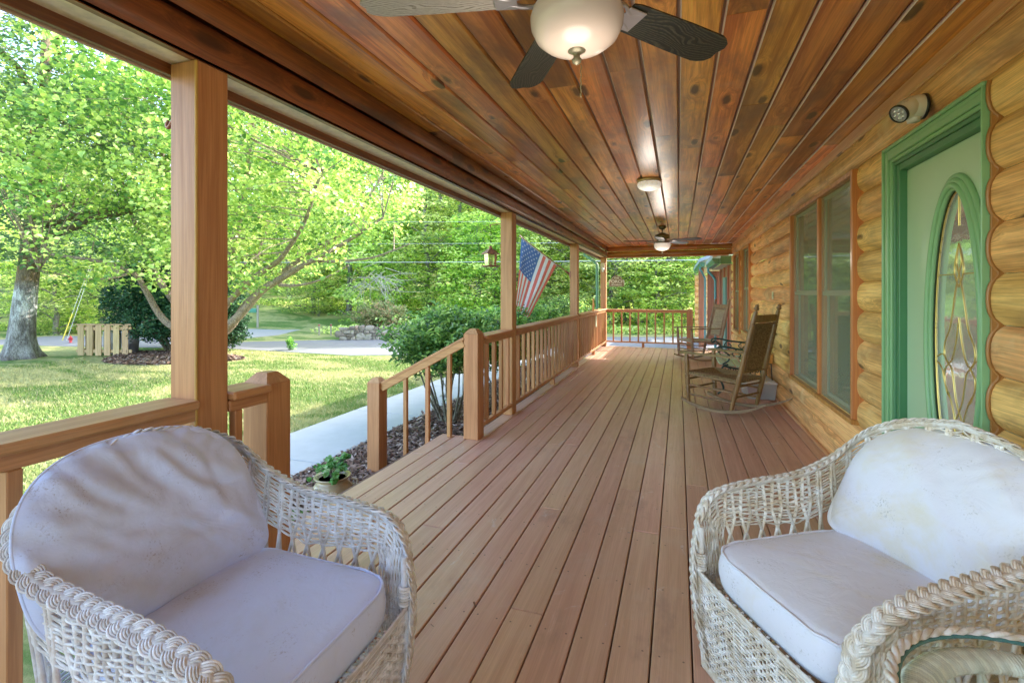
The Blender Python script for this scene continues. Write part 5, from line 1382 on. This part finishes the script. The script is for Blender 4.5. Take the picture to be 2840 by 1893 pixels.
# --- forest trees: a few kinds built once, then copied
def forest_tree(h, rad, zlow, nclump, per, size, seed, spray=1.0):
    random.seed(seed)
    t_ = thing('forest_tree', 'x', 'tree', (0, 0, 0), group='trees of the wood beyond the driveway')
    m = MB(); lean = Vector((random.uniform(-.6, .6), random.uniform(-.6, .6), 0))
    P = [Vector((0, 0, -.6)), Vector((0, 0, h * .15)) + lean * .1, Vector((0, 0, h * .45)) + lean * .5, Vector((0, 0, h * .75)) + lean, Vector((0, 0, h * .97)) + lean * 1.3]
    ax = limbtube(m, P, .14 + h * .006, .03, 9, .25); nodes = [tuple(p) for p in ax[6:]]
    nb = 13
    for k in range(nb):
        u = zlow / h + (1 - zlow / h) * (k + .4) / nb; b = ax[int(u * (len(ax) - 1))]; a = random.uniform(0, 6.28); L = rad * (.55 + .5 * math.sin(math.pi * min(1, .25 + u * .8))) * random.uniform(.7, 1.1)
        e = Vector(b) + Vector((math.cos(a) * L, math.sin(a) * L, L * random.uniform(.1, .45)))
        pts = limbtube(m, [Vector(b), Vector(b).lerp(e, .5) + Vector((0, 0, .25)), e], .055, .015, 5, .2); nodes += [tuple(p) for p in pts[3:]]
    cl = []
    while len(cl) < nclump:
        z = zlow + (h - zlow) * random.random() ** .9; u = (z - zlow) / (h - zlow); R_ = rad * (.45 + .75 * math.sin(math.pi * (.12 + .80 * u))) ; a = random.uniform(0, 6.28); q = R_ * random.random() ** .5
        p = Vector((math.cos(a) * q, math.sin(a) * q, z)) + lean * (z / h)
        if mnoise.noise(p * .5 + Vector((seed * 3.1, 0, 0))) < -.16: continue
        cl.append((*p, random.uniform(.7, 1.4)))
    cl = np.array(cl); nd = np.array(nodes)
    for c in cl[::3]:
        j = np.argmin(np.sum((nd - c[:3]) ** 2, 1)); m.tube([nd[j], c[:3]], [.016, .005], 3)
    m.build('trunk', M['barkFor'], t_)
    crown('crown', cl, per, size, M['leafFor'], t_, (.72 * spray, .72 * spray, .20), 1.1, .7)
    return t_
kinds = [forest_tree(14, 3.2, 2.2, 260, 34, .19, 11), forest_tree(17, 3.6, 4.5, 270, 34, .20, 12), forest_tree(9, 2.6, .5, 250, 34, .17, 13, 1.1),
         forest_tree(5.5, 2.2, .15, 220, 34, .15, 14, 1.1), forest_tree(12, 2.8, 1.0, 250, 34, .18, 15, .9)]
def place(kind, px, d, s, rz, label, first=set()):
    x, y, _ = at(px, 0, d); z = hgt(x, y)
    if px < 520: s *= .78
    src = kinds[kind]
    if kind not in first: first.add(kind); o = src; o.location = (x, y, z); o.rotation_euler = (0, 0, rz); o.scale = (s, s, s)
    else: o = dup(src, (x, y, z), rz, scale=s)
    o['label'] = label
KL = {0: 'tall bright green tree', 1: 'tall high crowned tree', 2: 'mid height leafy tree', 3: 'low bushy understory tree', 4: 'dense low branched tree'}
SP = [  # kind, px, dist, scale, where
 (0, -190, 24, 1.0, 'beyond the left picture edge'), (2, -60, 21, 1.0, 'behind the oak trunk, left of it'), (4, 60, 25, 1.05, 'directly behind the oak trunk'), (3, 130, 20.5, .95, 'just right of the oak trunk, above the hydrant'),
 (3, 235, 22.5, 1.1, 'behind the slatted bin screen'), (2, 175, 27, 1.15, 'behind the hydrant, taller one'), (1, 250, 33, 1.1, 'far behind the bin screen'), (0, 330, 29, 1.05, 'behind the dark holly, left part'),
 (4, 400, 31, 1.0, 'behind the near post'), (1, 20, 34, 1.1, 'far left behind the oak'), (1, 480, 38, 1.1, 'far back right of the near post'), (0, 560, 42, 1.15, 'at the bend of the far road'),
 (1, 640, 36, 1.0, 'with bare pale trunk right of the road bend'), (4, 665, 31, .9, 'right of the road bend, front row'), (2, 700, 42, 1.3, 'behind the bare trunks'), (0, 740, 33, 1.0, 'above the two stakes'),
 (3, 720, 27.5, .8, 'above the young lawn shrub'), (2, 800, 27.5, 1.0, 'behind the stone wall, left part'), (1, 830, 38, 1.2, 'high behind the stone wall'), (3, 880, 25, 1.0, 'behind the pink shrub'),
 (0, 925, 29, 1.0, 'left of the lantern feeder'), (2, 985, 25.5, .95, 'under the lantern feeder, left'), (4, 1045, 28, 1.0, 'behind the lantern feeder, left side'), (1, 1010, 40, 1.25, 'far behind the lantern feeder'),
 (3, 1090, 24, 1.0, 'just left of the second post'), (2, 1140, 25, .95, 'behind the second post'), (0, 1180, 30, 1.05, 'tall behind the second post'), (3, 1225, 24, .9, 'below the flag'),
 (4, 1260, 27, 1.05, 'behind the flag'), (1, 1215, 41, 1.2, 'far behind the flag'), (2, 1320, 25, 1.0, 'behind the third post'), (0, 1370, 29, 1.0, 'above the green downspout'),
 (3, 1395, 23.5, .95, 'left of the hanging sign'), (2, 1440, 24.5, 1.0, 'right behind the hanging sign'), (4, 1490, 26.5, 1.0, 'behind the end railing, middle'), (3, 1500, 23, .9, 'low beyond the end railing, middle'),
 (1, 1440, 38, 1.25, 'far behind the hanging sign'), (0, 1545, 29, 1.05, 'tall behind the end railing newel'), (2, 1565, 24.5, 1.05, 'beside the end railing newel'), (3, 1610, 23.5, 1.0, 'left of the teal downspouts'),
 (4, 1630, 28, 1.0, 'behind the teal downspouts'), (1, 1600, 40, 1.2, 'far behind the teal downspouts'), (2, 1700, 25, 1.0, 'hidden behind the house wing'), (0, 110, 38, 1.2, 'high far behind the hydrant')]
RSV = random.Random(5)
for (k, px, d, s, w) in SP:
    place(k, px, d, s * RSV.uniform(.94, 1.06), RSV.uniform(0, 6.28), KL[k] + ' ' + w)
random.seed(21)
# far wooded hillside that reads as one mass
n = 60000; a = rng.uniform(-1.25, .75, n) ; d = rng.uniform(46, 80, n); X = d * np.sin(a); Y = d * np.cos(a)
Z = np.array([hgt(x, y) for x, y in zip(X, Y)]) + rng.uniform(.5, 1, n) * np.clip(9 + 6 * np.cos(a * 3) + 4 * np.sin(a * 11), 2, 15) * rng.uniform(.1, 1, n)
V, F = leafmesh(np.stack([X, Y, Z], 1), .75, .6); tag(npmesh('distant_woods', V, F, np.repeat(rng.uniform(0, .7, n), 2), M['leafFor'], kind='stuff'), 'distant wooded hillside rising behind the trees', 'woods')
# low green growth on the embankment
def cover(n):
    px = rng.uniform(560, 1640, n); d = rng.uniform(20.6, 31, n); u = (px - CXP) / FOC; X = d * (u * cs - sn); Y = d * (u * sn + cs)
    keep = (Y > 21.2) | (X < -8.5); keep &= ~((X < -15.0) & (Y < 23)); X = X[keep]; Y = Y[keep]
    Z = np.array([hgt(x, y) for x, y in zip(X, Y)]) + rng.uniform(0, .28, len(X)); return np.stack([X, Y, Z], 1)
C = cover(26000); V, F = leafmesh(C, .13, 1.0); npmesh('ground_cover', V, F, np.repeat(rng.uniform(.3, 1, len(C)), 2), M['leafFor'], kind='stuff')
px = rng.uniform(-150, 420, 14000); d = rng.uniform(18.2, 24, 14000); u = (px - CXP) / FOC; X = d * (u * cs - sn); Y = d * (u * sn + cs); keep = ~((Y > 8.0 + (X + 34) * .0) & (X > -34) & (Y < 13.8) & (X < -16)) | (d > 21)
C = np.stack([X, Y, GZ + rng.uniform(0, .35, len(X))], 1)[keep & (d > 19)]; V, F = leafmesh(C, .12, 1.0); npmesh('ground_cover', V, F, np.repeat(rng.uniform(.1, .7, len(C)), 2), M['leafFor'], kind='stuff')

# --- hedge of laurel bushes along the porch
def bush(name, label, loc, rx, ry, z0, z1, n, size, mat, stems, group=None, stemr=.014, dark=None, cat='bush', up=.5, asp=.42, bark='barkShrub', shell=.55):
    t_ = thing(name, label, cat, loc, group=group)
    k = int(n / 24); cl = []
    while len(cl) < k:
        g = Vector(rng.normal(0, 1, 3)); g.normalize(); rr = shell + (1 - shell) * random.random()
        if random.random() < .25: rr *= random.random()
        p = Vector((g.x * rx * rr, g.y * ry * rr, (z0 + z1) / 2 + g.z * (z1 - z0) / 2 * rr))
        p += Vector((1, 1, .6)) * 0 + g * .16 * mnoise.noise(p * 2.2 + Vector(loc))
        cl.append((*p, random.uniform(.7, 1.2)))
    cl = np.array(cl); s_ = (rx + ry) / 2
    m = MB()
    for i in range(stems):
        a = random.uniform(0, 6.28); b = Vector((math.cos(a) * .10 * rx, math.sin(a) * .10 * ry, 0)); e = Vector((math.cos(a) * rx * random.uniform(.35, .75), math.sin(a) * ry * random.uniform(.35, .75), z0 + (z1 - z0) * random.uniform(.25, .6)))
        md = b.lerp(e, .45) + Vector((random.uniform(-.08, .08), random.uniform(-.08, .08), .0)) * s_
        pts = limbtube(m, [b, md, e], stemr, stemr * .45, 6, .05)
        for q in range(3):
            c = cl[random.randrange(len(cl))]; st = pts[random.randrange(4, len(pts))]
            if (Vector(c[:3]) - Vector(st)).length < s_ * 1.1: m.tube([st, Vector(st).lerp(Vector(c[:3]), .5) + Vector((0, 0, .02)), c[:3]], [stemr * .45, stemr * .3, stemr * .15], 4)
    m.build('stems', M[bark], t_)
    crown('foliage', cl, 24, size, M[mat], t_, (.10 + .06 * s_,) * 3, up, asp)
    return t_
bush('laurel_bush', 'glossy green laurel bush with bare stems right beside the stair railing', (-3.0, 5.95, GZ), .90, .80, .74, 1.56, 13500, .074, 'leafLaurel', 12, 'laurel hedge along the porch', .017)
bush('laurel_bush', 'laurel bush behind the second porch post', (-2.80, 7.55, GZ), .70, .85, .55, 1.56, 9500, .072, 'leafLaurel', 9, 'laurel hedge along the porch')
bush('laurel_bush', 'laurel bush under the hanging flag', (-2.75, 9.2, GZ), .68, .85, .5, 1.62, 7500, .062, 'leafLaurel', 8, 'laurel hedge along the porch')
bush('laurel_bush', 'laurel bush behind the third porch post', (-2.70, 10.8, GZ), .66, .85, .5, 1.70, 7000, .062, 'leafLaurel', 8, 'laurel hedge along the porch')
bush('laurel_bush', 'farthest laurel bush below the green downspout', (-2.65, 12.2, GZ), .6, .75, .4, 1.72, 6000, .062, 'leafLaurel', 7, 'laurel hedge along the porch')
hb = at(400, 0, 14.9); bush('holly_bush', 'large dark green holly bush behind the slatted bin screen', (hb[0], hb[1], GZ), 2.1, 1.7, .05, 2.9, 26000, .085, 'leafHolly', 10, stemr=.04, asp=.6)
hb = at(505, 0, 14.6); bush('holly_bush', 'smaller dark holly at the right of the near post', (hb[0], hb[1], GZ), .85, .8, .05, 1.9, 9000, .08, 'leafHolly', 6, stemr=.03, asp=.6)
hb = at(875, 0, 19.3); bush('flowering_shrub', 'pinkish flowering shrub beside the stone wall', (hb[0], hb[1], GZ), 1.15, 1.0, .1, 1.45, 8000, .085, 'leafPink', 10, stemr=.02, asp=.6)
hb = at(667, 783, 15.0); bush('young_shrub', 'small young shrub alone on the far lawn strip', (hb[0], hb[1], GZ), .17, .17, .02, .42, 500, .05, 'leafLaurel', 4, stemr=.008, asp=.6)
# ivy in the pot
iv = thing('ivy_plant', 'trailing green ivy growing in the tan pot', 'plant', (-2.79, 3.37, GZ + .225))
m = MB(); cl = []
for i in range(34):
    a = random.uniform(0, 6.28); r_ = random.uniform(.03, .20); e = Vector((math.cos(a) * r_, math.sin(a) * r_, random.uniform(.02, .15) - .25 * max(0, r_ - .11)))
    m.tube([(0, 0, 0), tuple(e * .5 + Vector((0, 0, .04))), tuple(e)], .0022, 4); cl.append((*e, .8))
m.build('stems', M['barkShrub'], iv); crown('foliage', np.array(cl), 9, .038, M['leafIvy'], iv, (.04, .04, .035), .5, .9)
# dry pale branches sticking out of the wood
t_ = thing('fallen_branch', 'tangle of bare pale dead branches at the wood edge above the pink shrub', 'branches', at(860, 640, 22)); m = MB()
for i in range(46):
    a = random.uniform(-2.6, .2); L = random.uniform(.6, 1.9); b = Vector((random.uniform(-.8, .9), random.uniform(-.5, .5), random.uniform(-.5, .5))); e = b + Vector((math.cos(a) * L, random.uniform(-.3, .3), math.sin(a) * L * .8))
    m.tube([b, b.lerp(e, .5) + Vector((random.uniform(-.15, .15), 0, random.uniform(-.1, .15))), e], [.016, .010, .004], 4)
m.build('branches', M['twig'], t_)

# ------------------------------------------------------------------ things out in the yard
sw = at(783, 782, 18.1); t_ = thing('stone_wall', 'low grey fieldstone wall end across the driveway', 'wall', (sw[0], sw[1], GZ), YAW + R(8))
m = MB(); m.box(0.06, 3.4, .05, .36, 0, .46, .02, .5); m.build('core', M['mortar'], t_)
m = MB(); RS2 = random.Random(3)
for row in range(4):
    x = -.02 - RS2.uniform(0, .2)
    while x < 3.4:
        w = RS2.uniform(.12, .42); hh_ = RS2.uniform(.10, .20); cx_, cz_ = x + w / 2, .07 + row * .122 + RS2.uniform(-.03, .03)
        vs = []; fs = []; nu, nv = 9, 6
        for j in range(nv + 1):
            for i in range(nu):
                th, ph = 2 * math.pi * i / nu, math.pi * j / nv; d = Vector((math.sin(ph) * math.cos(th), math.sin(ph) * math.sin(th), math.cos(ph)))
                k = 1 + .4 * mnoise.noise(d * 1.4 + Vector((x * 3, row * 5, 0))); sx = lambda v, e=.6: math.copysign(abs(v) ** e, v)
                vs.append((cx_ + sx(d.x) * w * .52 * k, .08 + sx(d.y) * .11 * k, cz_ + sx(d.z) * hh_ * .52 * k))
        for j in range(nv):
            for i in range(nu): fs.append((j * nu + i, (j + 1) * nu + i, (j + 1) * nu + (i + 1) % nu, j * nu + (i + 1) % nu))
        m.add(vs, fs, RS2.random(), False); x += w * .96
t = NT('fieldstones'); c = t.ramp(t.attr(), [(0, (.20, .17, .14)), (.5, (.36, .32, .27)), (.8, (.48, .44, .38)), (1, (.45, .32, .24))]); c = t.hsv(c, .5, 1, t.math('MULTIPLY_ADD', t.noise(t.co(), 9, 4), .7, .65)); t.pbr(c, .9, .2, 0, t.bump(t.noise(t.co(), 30, 4), .5, .02)); m.build('stones', t.m, t_)

pl = at(178, 817, 13.7); t_ = thing('bin_screen', 'open slatted wooden bin screen on the lawn beside the oak', 'screen', (pl[0], pl[1], GZ + .01), YAW - R(2))
def boards(nm, n_, L, mat_, ang, ox, oy):
    Mr = Matrix.Translation((ox, oy, 0)) @ Matrix.Rotation(ang, 4, 'Z'); m = MB()
    for z in (.08, .72): m.box(0, L, .02, .055, z, z + .09, .003, M=Mr)
    m.build('cross_rail', mat_, t_)
    for i in range(n_): m = MB(); x = L * i / n_; m.box(x, x + L / n_ * .68, 0, .02, .0, .86, .003, M=Mr); m.build('slat', mat_, t_)
boards('front', 6, 1.56, M['pallet'], 0, 0, 0); boards('side', 3, .8, M['pallet'], R(95), -.01, .03)
m = MB(); m.box(-.03, 1.6, -.03, .05, .862, .90, .003); m.build('top_board', M['pallet'], t_)
for bx_, mt in ((.62, 'white'), (1.15, 'greyiron')):
    bn = thing('bin', 'pale ribbed bin inside the screen, left one' if bx_ < 1 else 'darker ribbed bin inside the screen, right one', 'bin', tuple(Vector(t_.location) + Matrix.Rotation(YAW, 4, 'Z') @ Vector((bx_, .45, 0))), YAW)
    m = MB(); m.lathe([(.0001, .0), (.19, 0), (.205, .3), (.215, .31), (.21, .33), (.22, .62)], 20); m.build('bin_body', M[mt], bn); m = MB(); m.lathe([(.225, .62), (.225, .65), (.10, .70), (.0001, .71)], 20); m.build('lid', M[mt], bn)
hy_ = at(162, 0, 17.2); t_ = thing('fire_hydrant', 'small red fire hydrant at the edge of the wood', 'hydrant', (hy_[0], hy_[1], GZ))
t_.scale = (.42, .42, .42)
m = MB(); m.lathe([(.14, 0), (.14, .04), (.10, .05), (.10, .40), (.125, .42), (.125, .45), (.10, .50), (.05, .58), (.03, .60), (.03, .65), (.0001, .66)], 20); m.build('barrel', M['red'], t_)
for k in range(3): m = MB(); a = k * 2.1 + .4; m.tube([(0, 0, .32), (.17 * math.cos(a), .17 * math.sin(a), .32)], .06, 12); m.build('outlet', M['red'], t_)
mb_ = at(592, 757, 24.0); t_ = thing('mailbox', 'green mailbox on a grey wooden post by the road bend', 'mailbox', (mb_[0], mb_[1], hgt(mb_[0], mb_[1])), YAW)
m = MB(); m.box(-.04, .04, -.04, .04, 0, 1.15, .004); m.build('post', M['postgrey'], t_)
m = MB(); pr = [(-.09, .78), (.09, .78), (.09, .90)] + [(.09 * math.cos(a), .90 + .09 * math.sin(a)) for a in [k * math.pi / 8 for k in range(1, 8)]] + [(-.09, .90)]; m.prism([(a, b) for a, b in pr], -.48, -.05, 'X' if False else 'Y', .5, M=Matrix.Rotation(R(-90), 4, 'Z')); m.build('box_shell', simple('green_mailbox_paint', (.04, .25, .16), .4), t_)
for i, (px, py, d_, w) in enumerate(((848, 785, 20, 0),)): pass
for px, base, lab_ in ((733, 770, 'thin pale stake left of the stone wall'), (760, 769, 'thicker pale stake nearest the stone wall'),):
    s0 = at(px, base, 20.3); t_ = thing('marker_stake', lab_, 'stake', (s0[0], s0[1], hgt(s0[0], s0[1])), YAW); m = MB(); m.box(-.03, .03, -.02, .02, 0, .48, .003); m.build('stake_post', M['postgrey'], t_)
    m = MB(); m.box(-.031, .031, -.022, .022, .40, .45, .001); m.build('orange_tape', M['red'], t_)
up_ = at(267, 0, 23); t_ = thing('utility_pole', 'grey utility pole behind the dark holly', 'utility pole', (up_[0], up_[1], GZ)); m = MB(); m.tube([(0, 0, 0), (0, 0, 9)], [.15, .11], 12); m.build('pole', M['postgrey'], t_)
g0 = at(143, 783, 18.0)
m = MB()
for dx in (0, .25): m.tube([relto((g0[0] + dx, g0[1], GZ), up_[:2] + (GZ,)), (0, 0, 6.5)], .006, 5)
m.build('guy_wire', M['wire'], t_)
m = MB(); a = Vector(relto((g0[0], g0[1], GZ), up_[:2] + (GZ,))); b = Vector((0, 0, 6.5)); m.tube([a, a.lerp(b, .15)], .018, 6); m.build('wire_guard', simple('yellow_plastic_guard', (.65, .55, .05), .4), t_)
for i, (z, d_, lab_) in enumerate(((2.55, 20.2, 'lowest pale cable crossing in front of the wood'), (3.35, 20.4, 'middle thin cable crossing in front of the wood'), (4.3, 20.6, 'uppermost thin cable crossing in front of the wood'))):
    a = at(-300, 0, d_); b = at(2200, 0, d_); pts = [(a[0] + (b[0] - a[0]) * k / 30, a[1] + (b[1] - a[1]) * k / 30, z + .9 * (k / 30 - .5) ** 2 + .15 * k / 30) for k in range(31)]
    tag(MB().tube(pts, .012 if i == 0 else .006, 5).build('power_cable', M['wire']), lab_, 'cable', 'power cables crossing the yard')

# ------------------------------------------------------------------ camera, light, world
cam = bpy.data.cameras.new('camera'); co_ = bpy.data.objects.new('camera', cam); COL.objects.link(co_); sc.camera = co_
co_.location = (0, 0, CH); co_.rotation_euler = (R(90), 0, YAW)
cam.sensor_width = 36; cam.lens = 36 * FOC / 2352; cam.shift_x = 0; cam.shift_y = -(784 - HOR) / 2352; cam.clip_start = .02; cam.clip_end = 2000
W = bpy.data.worlds.new('World'); sc.world = W; W.use_nodes = True; nt = W.node_tree; nt.nodes.clear()
out = nt.nodes.new('ShaderNodeOutputWorld'); bg = nt.nodes.new('ShaderNodeBackground'); sky = nt.nodes.new('ShaderNodeTexSky'); sky.sky_type = 'NISHITA'; sky.sun_disc = False
sd = Vector((.66, .75, 0)).normalized() * math.cos(R(33.5)) + Vector((0, 0, math.sin(R(33.5))))     # towards the sun
sky.sun_elevation = R(33.5); sky.sun_rotation = math.atan2(sd.x, sd.y); sky.air_density = 1.0; sky.dust_density = 2.2; sky.ozone_density = 1.0
bg.inputs[1].default_value = SKY; nt.links.new(sky.outputs[0], bg.inputs[0]); nt.links.new(bg.outputs[0], out.inputs[0])
sl = bpy.data.lights.new('sun', 'SUN'); sl.energy = SUN; sl.angle = R(.5); sl.color = (1, .95, .86); so = bpy.data.objects.new('sun', sl); COL.objects.link(so); so.rotation_euler = (-sd).to_track_quat('-Z', 'Y').to_euler()
sc.view_settings.view_transform = 'Standard'; sc.view_settings.look = 'None'; sc.view_settings.exposure = 0; sc.view_settings.gamma = GAM
sc.render.engine = 'CYCLES'; cy = sc.cycles; cy.max_bounces = 10; cy.diffuse_bounces = 5; cy.glossy_bounces = 4; cy.transparent_max_bounces = 12; cy.transmission_bounces = 6; cy.caustics_reflective = False; cy.caustics_refractive = False
cy.sample_clamp_indirect = 6; cy.use_denoising = True
